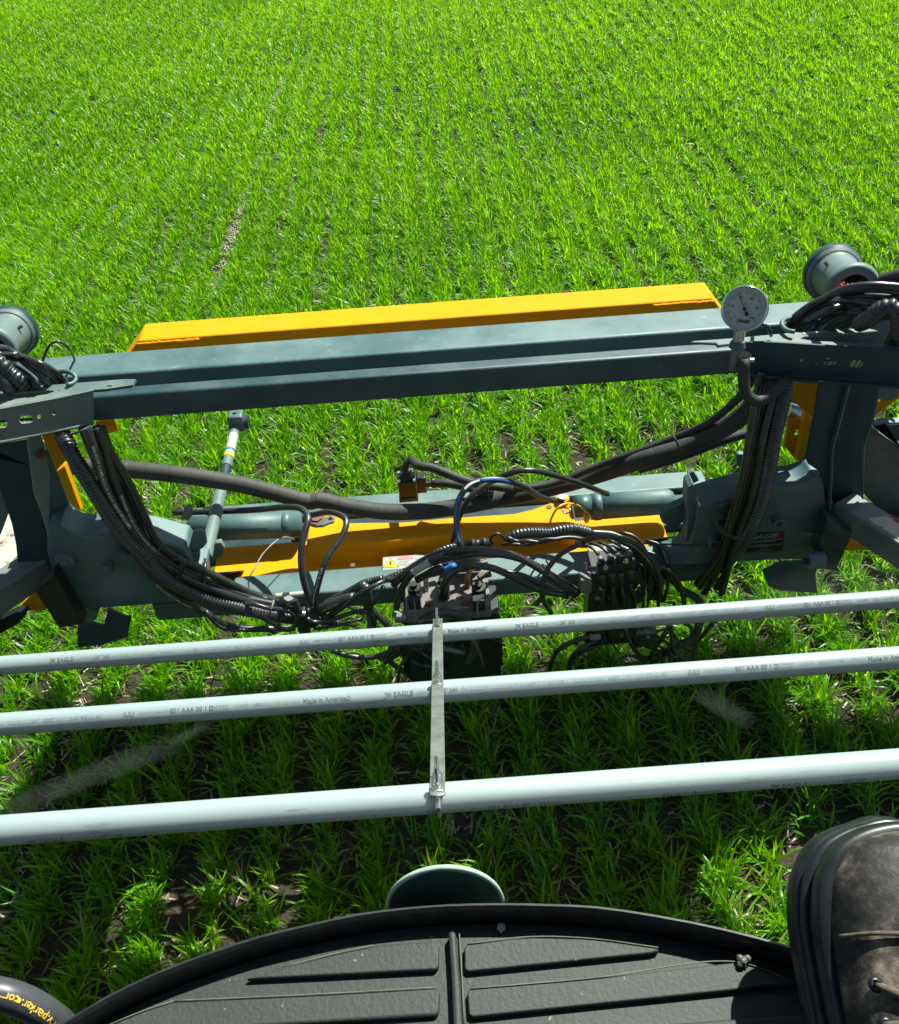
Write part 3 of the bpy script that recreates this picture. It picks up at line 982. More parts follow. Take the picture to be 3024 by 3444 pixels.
MB().cyl(at('B6', 415, 235, Y=2.30), at('B6', 620, 290, Y=2.30), .03, n=18).build('hub_ring', 'steel', YR)
YD = plate('yellow_diagonal_brace', P('B5', [(1500, 2050), (1900, 1760), (1900, 1720), (1785, 1812), (1480, 2030)], Y=2.3), Vector((0, .04, 0)), 'yellow')
tag(YD, 'thin yellow diagonal brace at the right edge beyond the upright', 'brace')

# ------------------------------------------------------------------ centre link assembly
CL = thing('yellow_center_link', 'long yellow centre link with pinned ends lying behind the lower grey beam', 'link bar', (0, 2.35, .95))
zl = drop(2.10)
plate('link_bar', P('A5', [(150, 470), (160, 425), (200, 395), (360, 400), (385, 440), (700, 436), (960, 412), (1330, 388), (1440, 362), (1560, 318), (1660, 318), (1690, 462), (1500, 478), (1040, 506), (600, 547), (136, 572)], Z=zl), Vector((0, 0, -.13)), 'yellow', CL, bevel=.006, seg=3)
MB().abox(at('C1', 400, 520, Y=2.3).x, at('C4', 1640, 560, Y=2.3).x, 2.225, 2.42, drop(2.26), drop(2.19)).build('link_bed', 'yellow', CL, .006)
MB().abox(-.95, .95, 2.422, 2.598, drop(2.29), drop(2.25)).build('bed_plate', 'grey_dark', F, .004)
c1, c2 = at('A5', 200, 430, Z=zl), at('A5', 287, 420, Z=zl)
plate('keeper_plate', P('A5', [(165, 440), (175, 415), (215, 405), (280, 402), (300, 412), (298, 432), (270, 440), (235, 455), (190, 458)], Z=zl + .008), Vector((0, 0, -.008)), 'grey', CL)
hexbolt('pin_head', c1 + Vector((0, 0, .008)), (0, 0, 1), .020, .008, 'copper', CL)
hexbolt('bolt', c2 + Vector((0, 0, .008)), (0, 0, 1), .009, .012, 'steel', CL)
c = at('A5', 1610, 325, Z=zl)
MB().cyl(c, c + Vector((0, 0, .022)), .024, n=22).build('pin_collar', 'yellow', CL)
MB().cyl(c + Vector((0, 0, .022)), c + Vector((0, 0, .03)), .017, n=22).build('pin_head', 'steel', CL)
c = at('A5', 1534, 352, Z=zl)
MB().cyl(c, c + Vector((0, 0, .003)), .010, n=16).build('hole_rim', 'copper', CL)
o = hose_mesh(path('C4', [(575, 330, 2.25), (580, 360, 2.24), (600, 378, 2.235), (640, 370, 2.235), (655, 345, 2.24), (630, 325, 2.25), (600, 330, 2.26)]), .0028).build('split_ring', 'steel', CL)
LY = hose('yellow lanyard cord looped from the pin of the centre link', 'C4', [(437, 545, 2.2), (450, 470, 2.2), (480, 390, 2.2), (530, 320, 2.2), (590, 285, 2.22), (650, 280, 2.25), (720, 295, 2.28), (790, 340, 2.3), (822, 380, 2.3)], .0035, 'orange_wire', name='lanyard', cat='lanyard')
MB().tube(spline(path('C4', [(822, 380, 2.3), (820, 410, 2.3), (815, 465, 2.3)])), lambda t: .007 + .006 * math.sin(t * math.pi), 8).build('tag_end', 'orange_wire', LY)

def cylinder_thing(name, label, s, a, b, Y, r, collar, cap=False):
    p, q = at(s, *a, Y=Y), at(s, *b, Y=Y)
    t = thing(name, label, 'hydraulic cylinder', p)
    ax = (q - p).normalized()
    L = (q - p).length
    if cap:
        MB().lathe(p, ax, [(0, 0), (0, r), (L - .05, r), (L - .02, r * .93), (L - .005, r * .7), (L, 0)], 32).build('barrel', 'grey', t)
    else:
        MB().lathe(p, ax, [(0, 0), (0, r), (L, r), (L, 0)], 32).build('barrel', 'grey', t)
    for c in collar:
        MB().lathe(p + ax * L * c, ax, [(0, r), (.003, r * 1.06), (.022, r * 1.06), (.026, r)], 32).build('collar', 'grey', t)
    return t, p, q
cylinder_thing('hydraulic_cylinder', 'grey hydraulic cylinder barrel between the left side box and the yellow link', 'A4', (1090, 478), (1730, 452), 2.42, .046, (.84,))
cylinder_thing('hydraulic_cylinder', 'grey hydraulic cylinder barrel with rounded end left of the right side box', 'C4', (860, 315), (1700, 250), 2.38, .047, (.03,), True)
tt, p_, q_ = cylinder_thing('cylinder_sleeve', 'short grey sleeve where the yellow link meets the right cylinder', 'C4', (700, 312), (870, 300), 2.38, .040, ())

# prop strut
d0, d3 = at('A4', 1182, 640, Y=2.10), at('A1', 1353, 925, Y=2.86)
d1 = d0.lerp(d3, .455)
PS = thing('prop_strut', 'slim grey telescopic strut leaning up over the crop with a white decal', 'strut', d0)
MB().cyl(d0, d1, .0215, n=28).build('outer_tube', 'drum', PS)
MB().cyl(d0 - (d1 - d0).normalized() * .0004, d0 + (d1 - d0).normalized() * .0002, .0185, n=24).build('tube_mouth', 'black', PS)
e = (d1 - d0).normalized()
d2 = d0.lerp(d3, .66)
MB().cyl(d1, d2, .0165, n=18).build('rod', 'grey_dark', PS)
MB().cyl(d2, d3, .0185, n=24).build('upper_tube', 'drum', PS)
mb = MB()
m0, m1 = d2.lerp(d3, .22), d2.lerp(d3, .80)
mb.cyl(m0, m1, .0189, n=24, cap=False)
dec = mb.build('decal', 'paper', PS)
ey3 = (d3 - d2).normalized()
mb = MB()
mb.cyl(m0, m0.lerp(m1, .16), .0192, n=24, cap=False)
mb.build('yellow_patch', 'syellow', dec)
mb = MB()
mb.cyl(m0.lerp(m1, .22), m0.lerp(m1, .32), .0192, n=24, cap=False)
mb.build('blue_patch', 'blue', dec)
ux = Vector((1, 0, 0))
hd = at('A1', 1362, 880, Y=2.88)
kx, ky = Vector((.030, 0, 0)), Vector((0, .02, .008))
MB().box(hd, kx, Vector((0, .03, 0)), e.cross(ux).normalized() * 0 + Vector((0, 0, .036))).build('clevis_block', 'grey', PS, .010, 3)
MB().cyl(hd + Vector((.028, 0, -.01)), hd + Vector((.045, 0, -.01)), .026, n=20).build('clevis_washer', 'grey_dark', PS)
MB().cyl(hd + Vector((0, 0, .03)), hd + Vector((0, 0, .042)), .007, n=12).build('grease_nipple', 'copper', PS)

# ------------------------------------------------------------------ end drums
def drum(label, s, c0, c1, Y0, Y1, r, bolt):
    p, q = at(s, *c0, Y=Y0), at(s, *c1, Y=Y1)
    t = thing('end_drum', label, 'drum', p)
    ax = (q - p)
    L = ax.length
    MB().lathe(p, ax, [(-.01, r * .55), (-.01, r * .82), (.004, r * .92), (L * .12, r * .78), (L * .30, r * .74), (L * .72, r * .80), (L * .80, r * .84), (L * .82, r), (L * .98, r * 1.02), (L, r * .9), (L, r * .2)], 48).build('shell', 'drum', t)
    MB().lathe(p, ax, [(L * .80, r * .86), (L * .84, r * 1.04), (L * .99, r * 1.05), (L * 1.01, r * .9)], 48).build('rim_band', 'grey_dark', t)
    b = at(s, *bolt, Y=(Y0 + Y1) / 2 - r * .4)
    up = (b - (p + q) / 2)
    up = (up - ax.normalized() * up.dot(ax.normalized())).normalized()
    cc = (p + q) / 2 + up * r * .76
    hexbolt('grub_screw', cc, up, .005, .016, 'copper', t, washer=False)
    return t
drum('grey steel end drum with a rust-marked screw above the left hose coil', 'B3', (-90, 520), (150, 290), 2.20, 2.40, .072, (150, 330))
DR = drum('grey flanged end drum with rusty rim above the right hose coil', 'B5', (1250, 590), (1010, 390), 2.20, 2.38, .080, (1060, 400))
mb = MB()
for i in range(46):
    p = at('B5', random.uniform(1110, 1390), random.uniform(545, 640), Y=2.15 + random.uniform(-.01, .03))
    q = p + Vector((random.uniform(-.014, .014), random.uniform(-.01, .01), random.uniform(-.008, .012)))
    mb.tube(spline([p, p.lerp(q, .5) + Vector((0, 0, .006)), q]), .0035, 6)
tag(mb.build('red_plastic_netting', 'redwire'), 'crumpled red netting stuffed in the mouth of the right drum', 'netting')

# ------------------------------------------------------------------ pressure gauge
gc = at('C6', 410, 345, Y=1.97)
G = thing('pressure_gauge', 'round white-faced pressure gauge with chrome rim standing on the right frame corner', 'gauge', gc)
gn = (Vector((0, 0, EYE)) - gc).normalized()
gn = (gn + Vector((0, -.05, -.16))).normalized()
gx = Vector((0, 0, 1)).cross(gn).normalized()
gy = gn.cross(gx).normalized()
gr = (at('C6', 712, 345, Y=1.97) - gc).length * .985
back = gc - gn * .035
MB().lathe(back, gn, [(0, 0), (0, gr * .86), (.022, gr * .90), (.024, gr * .99), (.034, gr), (.040, gr * .965), (.041, gr * .90), (.036, gr * .87)], 48).build('bezel', 'chrome', G)
dial = MB()
dial.lathe(gc, gn, [(0, gr * .88), (.0001, 0)], 48, False)
dm = plain('dial_white', (.50, .54, .50), .5, var=.05, bmp=0)
dial.build('dial', dm, G)
def onface(x, y, h):
    return gc + gx * x * gr + gy * y * gr + gn * h
def polar(a, r):
    return math.cos(a) * r, math.sin(a) * r
mb = MB()
A0, A1 = math.radians(225), math.radians(-45)
for i in range(51):
    a = A0 + (A1 - A0) * i / 50
    major = i % 5 == 0
    r0, r1 = (.62, .74) if major else (.67, .74)
    w = .009 if major else .004
    x0, y0 = polar(a, r0)
    x1, y1 = polar(a, r1)
    tx, ty = -math.sin(a) * w, math.cos(a) * w
    mb.add([onface(x0 - tx, y0 - ty, .001), onface(x1 - tx, y1 - ty, .001), onface(x1 + tx, y1 + ty, .001), onface(x0 + tx, y0 + ty, .001)], [(0, 1, 2, 3)])
mb.build('scale_marks', 'ink', G)
for n_, txt in enumerate(('0', '20', '40', '60', '80', '100')):
    a = A0 + (A1 - A0) * n_ / 5
    x, y = polar(a, .51)
    link('lettering', flat_text(txt, gr * .155, onface(x, y - .05, .001), gx, gy), 'ink', G)
link('lettering', flat_text('psi', gr * .10, onface(0, .20, .001), gx, gy), 'ink', G)
link('lettering', flat_text('HAGIE', gr * .185, onface(.02, -.60, .001), gx, gy, shear=.35, bold=gr * .006), 'ink', G)
a = math.radians(120)
ca, sa = math.cos(a), math.sin(a)
def nd(l, w):
    return onface(ca * l - sa * w, sa * l + ca * w, .006)
mb = MB()
mb.add([nd(-.12, .018), nd(.66, .008), nd(.66, -.008), nd(-.12, -.018)], [(0, 1, 2, 3)])
mb.add([nd(-.10, .02), nd(-.10, -.02), nd(-.30, -.11), nd(-.33, .0), nd(-.30, .11)], [(0, 1, 2, 3, 4)])
mb.cyl(gc + gn * .002, gc + gn * .008, gr * .075, n=20)
mb.build('needle', 'ink', G)
sb = gc - gy * gr * .9 - gn * .012
st_end = at('C6', 410, 870, Y=1.975)
dn = Vector((0, 0, -1))
s0_ = Vector((gc.x, 1.975, sb.z))
MB().cyl(s0_, s0_ + dn * .040, .015, n=6).build('stem_nut', 'steel', G)
MB().cyl(s0_ + dn * .040, s0_ + dn * .058, .017, .022, n=16).build('stem_collar', 'grey', G)
MB().cyl(s0_ + dn * .058, s0_ + dn * .125, .013, n=14).build('stem', 'plastic_grey', G)
hc = at('C6', 405, 990, Y=1.965)
MB().cyl(hc + Vector((0, 0, .009)), hc - Vector((0, 0, .009)), .0172, n=22, cap=False).cyl(hc + Vector((.010, -.015, 0)), hc + Vector((.020, -.015, 0)), .006, n=6).build('hose_clamp', 'strap', G)

# ------------------------------------------------------------------ grey conduit guard (three pipes on a strap)
pr = .0242
slope = Vector((0, 1, -.6)).normalized()
pn = Vector((0, .6, 1)).normalized()
ctr = []
for v, yv in ((2124, None), (2324, None), (2680, None)):
    pass
def on_line(v):
    d = ray('S', 1512, v)
    # meet the sloping plane through (y .791, z EYE-1.30)
    t = (1.30 + .6 * (-.791)) / (-d.z - .6 * d.y)
    return Vector((0, 0, EYE)) + d * t
PG = thing('pipe_guard', 'rack of three long grey plastic pipes on one metal strap before the cab', 'pipe rack', on_line(2324))
pc = [on_line(v) for v in (2126, 2324, 2681)]
def pipe_tilt(v0, v3024, Yc):
    a, b = ray('S', 0, v0), ray('S', 3024, v3024)
    return a, b
XL_, XR_ = -2.3, 2.3
ends = []
def printed(pipe, y, z, phases, ang):
    pts = [Vector((XL_, y, z)), Vector((XR_, y, z))]
    unit = [('JM EAGLE', .030, .013, 'ink_grey'), ('(AUSTIN, PG)', .115, .006, 'ink_faint'), ('1.50" S40', .165, .011, 'ink_grey'),
            ('SW RIGID PVC CONDUIT MAX90\u00b0C WIRE NEMA TC-2 SUNLIGHT RESISTANT JM50 ME UL 651', .232, .0118, 'ink_faint'),
            ('(UL)', .830, .012, 'ink_grey'), ('LISTED 5Y7NEMA TC-2', .872, .006, 'ink_faint'), ('E01 AAA 00 1 D', .955, .012, 'ink_grey'), ('|||:||||||:||', 1.062, .010, 'ink_grey'),
            ('UL LISTED', 1.125, .006, 'ink_faint'), ('NEMA TC-2 NSF', 1.175, .007, 'ink_faint'), ('11/07/20 03', 1.250, .007, 'ink_faint'), ('Made in America', 1.305, .012, 'ink_grey'), ('\u2302', 1.420, .011, 'ink_grey')]
    for ph in phases:
        for txt, off, size, mt in unit:
            s = ph + off * PER / 1.49 - XL_
            if s < .02 or s > (XR_ - XL_) - .1:
                continue
            link('lettering', text_on_path(txt, pts, pr, s, size * 1.12 * (PER / 1.49 if len(txt) > 30 else 1.0), ang, eps=.0005), mt, pipe)
angs = (Vector((0, -.55, .835)), Vector((0, -.55, .835)), Vector((0, -.99, .02)))
phase = []
for i, (s, x, y) in enumerate((('A4', 300, 1222), ('A5', 560 + 60, 0), ('N', 1020, -520))):
    pass
# start of the legend "JM EAGLE" on each pipe, from the photograph
PER = at('S', 1738, 2090, Y=pc[0].y).x - at('S', 178, 2205, Y=pc[0].y).x
print('PERIOD', PER)
xs_start = [[at('S', 178, 2205, Y=pc[0].y).x - .03, at('S', 1738, 2090, Y=pc[0].y).x - .03],
            [at('S', 1305, 2336, Y=pc[1].y).x - .03 - PER, at('S', 1305, 2336, Y=pc[1].y).x - .03],
            [at('S', 2580, 2620, Y=pc[2].y).x - .03 - PER, at('S', 2580, 2620, Y=pc[2].y).x - .03]]
for i, c in enumerate(pc):
    n = 40
    vs, un = [], []
    for x in np.linspace(XL_, XR_, 60):
        for j in range(n):
            a = 2 * math.pi * j / n
            vs.append((x, c.y + pr * math.cos(a), c.z + pr * math.sin(a)))
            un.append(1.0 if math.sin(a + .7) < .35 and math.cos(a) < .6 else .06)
    mb = MB()
    mb.add(vs, [(k * n + j, k * n + (j + 1) % n, (k + 1) * n + (j + 1) % n, (k + 1) * n + j) for k in range(59) for j in range(n)], True)
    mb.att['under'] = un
    p_ = mb.build('pipe', 'pvc', PG)
    printed(p_, c.y, c.z, xs_start[i], angs[i])
sx = -.052
top_ = pc[0] + slope * .042
bot_ = pc[2] - slope * .034
s0, s1 = top_ + pn * (pr + .002), bot_ + pn * (pr + .002)
s0.x = s1.x = sx
mb = MB()
hw, th = .0125, .0018
L_ = (s1 - s0)
prof = []
for i in range(9):
    a = math.pi * i / 8
    prof.append(s1 + L_.normalized() * hw * .55 * math.sin(a) + XAX * hw * math.cos(a))
prof += [s0 - XAX * hw, s0 + XAX * hw]
plate('strap', prof, -pn * .0036, 'strap', PG, bevel=.0008)
for i, c in enumerate(pc):
    b0 = Vector((sx, c.y, c.z)) + pn * (pr + .0022)
    for sg in ((-.020, .020) if i != 0 else (-.016, .024)):
        q = b0 - slope * sg * 1.0 if i else b0 - slope * sg
        hexbolt('nut', q + pn * .003, pn, .0062, .007, 'steel', PG, thread=.026)
    cl = b0 + pn * .0015
    MB().box(cl, XAX * .0085, slope * .030, pn * .0014).build('clamp_plate', 'steel', PG, .001)
    # u-bolt loop under the pipe
    lp = []
    for k in range(15):
        a = math.pi * (k / 14)
        lp.append(Vector((sx + .000, c.y, c.z)) + slope * (pr + .004) * math.cos(a) - pn * (pr + .004) * math.sin(a))
    lp = [lp[0] + pn * .024] + lp + [lp[-1] + pn * .024]
    MB().tube(lp, .0035, 8).build('u_bolt', 'steel', PG)
mb = MB()
e1 = s1 + L_.normalized() * .004 - pn * .012
mb.cyl(e1, e1 + L_.normalized() * .028, .0042, n=10)
mb.build('tail_bolt', 'steel', PG)

# ------------------------------------------------------------------ cab: floor, lip, windscreen, roof
ZL, ZF = drop(.72), drop(.745)
CAB = thing('sprayer_cab', 'black rimmed cab floor and curved windscreen the driver looks through', 'cab', (0, 0, ZF))
rim_px = [(-260, 3760), (60, 3540), (234, 3444), (351, 3372), (526, 3287), (702, 3220), (877, 3163), (1050, 3122), (1200, 3090), (1350, 3070), (1500, 3058), (1681, 3054), (1850, 3057), (2000, 3064), (2208, 3094), (2442, 3141), (2670, 3203), (2900, 3285), (3100, 3380), (3300, 3500)]
rim = spline([at('S', u, v, Z=ZL) for u, v in rim_px], .02)
def offs(pts, d):
    out = []
    for i, p in enumerate(pts):
        t = (pts[min(i + 1, len(pts) - 1)] - pts[max(i - 1, 0)]).normalized()
        out.append(p + Vector((-t.y, t.x, 0)) * d)
    return out
outer = offs(rim, .006)
mb = MB()
n = len(rim)
rows = [[Vector((p.x, p.y, ZF - .05)) for p in outer], [Vector((p.x, p.y, ZL - .004)) for p in outer], [p.lerp(q, .35) for p, q in zip(outer, rim)], [p.lerp(q, .65) + Vector((0, 0, .0005)) for p, q in zip(outer, rim)], [Vector((p.x, p.y, ZL - .003)) for p in rim], [Vector((p.x, p.y, ZF - .004)) for p in rim]]
vs = [p for r_ in rows for p in r_]
mb.add(vs, [(k * n + i, k * n + i + 1, (k + 1) * n + i + 1, (k + 1) * n + i) for k in range(5) for i in range(n - 1)], False)
mb.build('rim_lip', 'rubber', CAB)
floor_pts = [Vector((p.x, p.y, ZF - .006)) for p in offs(rim, .008)] + [Vector((rim[-1].x, -1.1, ZF - .006)), Vector((rim[0].x, -1.1, ZF - .006))]
plate('floor_pan', floor_pts, Vector((0, 0, -.05)), 'black', CAB, bevel=0)

def mat_rubber():
    m, nt, b = new_mat('mat_rubber')
    n = noise_node(nt, 260, 4, .6)
    n2 = noise_node(nt, 9, 6, .7)
    n5 = noise_node(nt, 130, 2, .5)
    r = ramp(nt, n2.outputs[0], [(.3, (.026, .030, .028)), (.75, (.044, .048, .044))])
    sp = ramp(nt, n5.outputs[0], [(.73, (0, 0, 0)), (.76, (.6,) * 3)])
    c = mix(nt, sp.outputs[0], r.outputs[0], (.35, .33, .26))
    nt.links.new(c, b.inputs['Base Color'])
    b.inputs['Roughness'].default_value = .62
    bump(nt, b, n.outputs[0], .5, .0012)
    return m
M['mat'] = mat_rubber()
M['mat_edge'] = plain('dusty_highlight_mat_edge', (.13, .13, .105), .8, var=.4, scale=40)
FM = thing('floor_mat', 'black ribbed rubber floor mat with a raised centre ridge under the boot', 'floor mat', (0, .2, ZF))
mp = [Vector((p.x, p.y, ZF)) for p in offs(rim, -.002)] + [Vector((rim[-1].x - .02, -1.05, ZF)), Vector((rim[0].x + .02, -1.05, ZF))]
plate('mat_base', mp, Vector((0, 0, -.005)), 'mat', FM, bevel=0)
def pad(pts):
    top = [at('S', u, v, Z=ZF + .006) for u, v in pts]
    o = plate('raised_pad', top, Vector((0, 0, -.0065)), 'mat', FM, bevel=.0022, seg=3)
    return o
pads = [[(826, 3292), (1100, 3215), (1255, 3182), (1380, 3170), (1470, 3168), (1477, 3180), (1475, 3252), (1466, 3260), (1100, 3279)],
        [(300, 3470), (480, 3400), (585, 3366), (1050, 3345), (1465, 3322), (1480, 3332), (1477, 3405), (1466, 3414), (900, 3450), (300, 3490)],
        [(1562, 3185), (1572, 3175), (1780, 3152), (1990, 3158), (2214, 3188), (2216, 3198), (2190, 3205), (1575, 3267), (1563, 3258)],
        [(1572, 3336), (1580, 3326), (2000, 3290), (2475, 3236), (2695, 3298), (2690, 3306), (1590, 3420), (1577, 3412)],
        [(1590, 3490), (2900, 3395), (3000, 3600), (1600, 3620)], [(200, 3560), (1470, 3490), (1475, 3620), (100, 3700)]]
for p in pads:
    pad(p)
for p in ([(1507, 3130), (1532, 3128), (1536, 3170), (1548, 3300), (1556, 3450), (1562, 3640), (1528, 3640), (1524, 3450), (1518, 3300), (1510, 3170)],):
    top = [at('S', u, v, Z=ZF + .011) for u, v in p]
    plate('centre_ridge', top, Vector((0, 0, -.012)), 'mat', FM, bevel=.003, seg=3)
# pale strips along the pad edges: dust with the bevel highlight painted in
for line in ([(950, 3252), (1100, 3214), (1255, 3180)], [(585, 3366), (1050, 3345), (1465, 3321)], [(350, 3455), (480, 3400), (585, 3366)], [(1572, 3175), (1780, 3151), (1990, 3157), (2214, 3187)], [(1580, 3325), (2000, 3289), (2475, 3235), (2670, 3300)], [(1545, 3140), (1552, 3250), (1562, 3444)]):
    pts = spline([at('S', u, v, Z=ZF + .0066 if u > 1570 or u < 1500 else ZF + .003) for u, v in line], .01)
    MB().tube(pts, lambda t: .0006, 6).build('dust_highlight', 'mat_edge', FM)
bug = thing('dirt_clod', 'small brown clod of dirt on the mat beside the boot', 'dirt clod', at('N', 905, 1000, Z=ZF + .006))
bc_ = at('N', 905, 1005, Z=ZF + .009)
mb = MB()
for i in range(7):
    c = bc_ + Vector((random.uniform(-.004, .004), random.uniform(-.003, .003), random.uniform(0, .003)))
    mb.lathe(c, (random.uniform(-1, 1), random.uniform(-1, 1), 1), [(-.003, 0), (-.002, .0022), (0, .003), (.002, .002), (.003, 0)], 7, False)
mb.build('clod', 'block', bug)
wp = at('N', 912, 1050, Z=ZF + .007)
MB().tube([bc_, (bc_ + wp) / 2 + Vector((0, 0, .001)), wp], .0008, 6).build('stem', 'mat_edge', bug)
chip = MB()
cp = at('M', 1258, 812, Z=ZL - .02)
chip.lathe(cp, (0, -.5, 1), [(-.001, .002), (.001, .004), (.002, 0)], 5, False)
tag(chip.build('paper_scrap', 'paper'), 'tiny pale scrap caught on the dark rim of the floor', 'scrap')

# green half-round bracket beyond the rim
base_y = at('S', 1500, 3060, Z=ZL).y + .020
dl, dr_, da = at('M', 612, 735, Y=base_y), at('M', 1265, 690, Y=base_y), at('M', 935, 487, Y=base_y)
cx_ = (dl + dr_) / 2
hx = (dr_.x - dl.x) / 2
hz = da.z - cx_.z
loop = [Vector((cx_.x + hx * math.cos(math.pi * i / 28), base_y, cx_.z + hz * math.sin(math.pi * i / 28))) for i in range(29)]
loop += [Vector((cx_.x - hx, base_y, cx_.z - .05)), Vector((cx_.x + hx, base_y, cx_.z - .05))]
HB = thing('half_round_bracket', 'dark green half round plate rising beyond the cab floor rim', 'bracket', (cx_.x, base_y, cx_.z))
plate('plate', loop, Vector((0, .006, 0)), 'disc_green', HB, bevel=.001)
MB().tube([p + Vector((0, .003, 0)) for p in loop[:29]], .0023, 8).build('bright_edge', 'disc_edge', HB)
lip2 = [at('M', 520, 905, Z=ZF + .02), at('M', 520, 760, Z=ZL), at('M', 1130, 700, Z=ZL), at('M', 1130, 840, Z=ZF + .02)]

# windscreen
def glass_mat():
    m, nt, b = new_mat('windscreen_glass')
    nt.nodes.remove(b)
    tr = nt.nodes.new('ShaderNodeBsdfTransparent')
    tr.inputs[0].default_value = (.87, .965, .925, 1)
    gl = nt.nodes.new('ShaderNodeBsdfGlossy')
    gl.inputs['Roughness'].default_value = .02
    fr = nt.nodes.new('ShaderNodeFresnel')
    fr.inputs[0].default_value = 1.22
    mx = nt.nodes.new('ShaderNodeMixShader')
    nt.links.new(fr.outputs[0], mx.inputs[0])
    nt.links.new(tr.outputs[0], mx.inputs[1])
    nt.links.new(gl.outputs[0], mx.inputs[2])
    df = nt.nodes.new('ShaderNodeBsdfTranslucent')
    df.inputs[0].default_value = (.75, .8, .76, 1)
    d2 = nt.nodes.new('ShaderNodeBsdfDiffuse')
    d2.inputs[0].default_value = (.75, .8, .76, 1)
    dm_ = nt.nodes.new('ShaderNodeMixShader')
    dm_.inputs[0].default_value = .5
    nt.links.new(df.outputs[0], dm_.inputs[1])
    nt.links.new(d2.outputs[0], dm_.inputs[2])
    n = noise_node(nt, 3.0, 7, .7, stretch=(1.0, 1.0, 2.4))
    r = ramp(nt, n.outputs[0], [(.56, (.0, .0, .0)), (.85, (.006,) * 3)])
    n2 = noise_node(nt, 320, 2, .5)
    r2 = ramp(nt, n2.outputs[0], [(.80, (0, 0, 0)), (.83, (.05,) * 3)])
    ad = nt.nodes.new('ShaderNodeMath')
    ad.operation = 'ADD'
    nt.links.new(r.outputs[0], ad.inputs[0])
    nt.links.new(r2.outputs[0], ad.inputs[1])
    # painted reflections and haze: soft strokes on the pane (x, z in metres)
    tc = nt.nodes.new('ShaderNodeTexCoord')
    sx = nt.nodes.new('ShaderNodeSeparateXYZ')
    nt.links.new(tc.outputs['Object'], sx.inputs[0])
    def mth(op, a, b=None, c=None):
        q = nt.nodes.new('ShaderNodeMath')
        q.operation = op
        for i, v in enumerate((a, b, c)):
            if v is None:
                continue
            if isinstance(v, (int, float)):
                q.inputs[i].default_value = v
            else:
                nt.links.new(v, q.inputs[i])
        return q.outputs[0]
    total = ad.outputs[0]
    for (ax, az), (bx, bz), hw0, amt in PANE_GLARE:
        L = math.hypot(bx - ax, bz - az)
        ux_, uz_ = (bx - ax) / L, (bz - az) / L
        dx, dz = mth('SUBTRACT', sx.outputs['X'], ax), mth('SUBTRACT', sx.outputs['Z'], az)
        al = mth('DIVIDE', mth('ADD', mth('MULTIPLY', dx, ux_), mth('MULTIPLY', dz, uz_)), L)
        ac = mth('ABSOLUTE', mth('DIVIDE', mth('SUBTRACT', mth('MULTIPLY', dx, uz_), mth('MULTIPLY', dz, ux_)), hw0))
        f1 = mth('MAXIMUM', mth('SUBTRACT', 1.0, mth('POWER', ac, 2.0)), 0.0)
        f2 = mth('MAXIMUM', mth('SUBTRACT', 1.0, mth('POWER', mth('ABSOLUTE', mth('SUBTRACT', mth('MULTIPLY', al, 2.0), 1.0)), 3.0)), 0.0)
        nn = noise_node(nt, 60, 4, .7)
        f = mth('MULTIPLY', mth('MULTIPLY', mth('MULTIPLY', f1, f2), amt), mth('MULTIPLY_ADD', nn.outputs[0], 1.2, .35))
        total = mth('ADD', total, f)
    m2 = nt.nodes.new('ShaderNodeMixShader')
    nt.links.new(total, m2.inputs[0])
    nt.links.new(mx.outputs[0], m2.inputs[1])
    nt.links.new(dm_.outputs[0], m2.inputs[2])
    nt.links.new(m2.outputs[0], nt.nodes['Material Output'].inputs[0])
    return m
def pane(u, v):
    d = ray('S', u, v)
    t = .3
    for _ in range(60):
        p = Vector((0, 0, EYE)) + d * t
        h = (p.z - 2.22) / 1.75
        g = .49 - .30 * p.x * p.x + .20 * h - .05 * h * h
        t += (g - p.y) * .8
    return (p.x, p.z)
PANE_GLARE = [(pane(-60, 2760), pane(620, 2490), .016, .075), (pane(560, 2510), pane(720, 2420), .007, .06), (pane(2330, 2320), pane(2540, 2440), .012, .045), (pane(2420, 2080), pane(3100, 1900), .030, .028), (pane(1500, 3050), pane(1520, 2650), .006, .022)]  # strokes of painted glare on the glass
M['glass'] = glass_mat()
mb = MB()
nx_, nz_ = 28, 10
vs = []
for j in range(nz_ + 1):
    t = j / nz_
    for i in range(nx_ + 1):
        x = -.95 + 1.9 * i / nx_
        y = .49 - .30 * x * x + .20 * t - .05 * t * t
        vs.append((x, y, 2.22 + 1.75 * t))
mb.add(vs, [(j * (nx_ + 1) + i, j * (nx_ + 1) + i + 1, (j + 1) * (nx_ + 1) + i + 1, (j + 1) * (nx_ + 1) + i) for j in range(nz_) for i in range(nx_)], True)
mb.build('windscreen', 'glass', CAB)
M['liner'] = plain('cab_liner', (.05, .05, .05), .8)
MB().abox(-.98, .98, -1.1, .52, 3.97, 4.05).build('roof', 'liner', CAB, .02)
MB().abox(-.98, .98, -1.15, -1.1, 1.9, 4.0).build('rear_wall', 'liner', CAB)
for s in (-1, 1):
    MB().box((s * .96, .26, 3.1), (.02, 0, 0), (0, .025, 0), (0, .08, .88)).build('corner_post', 'black', CAB, .006)

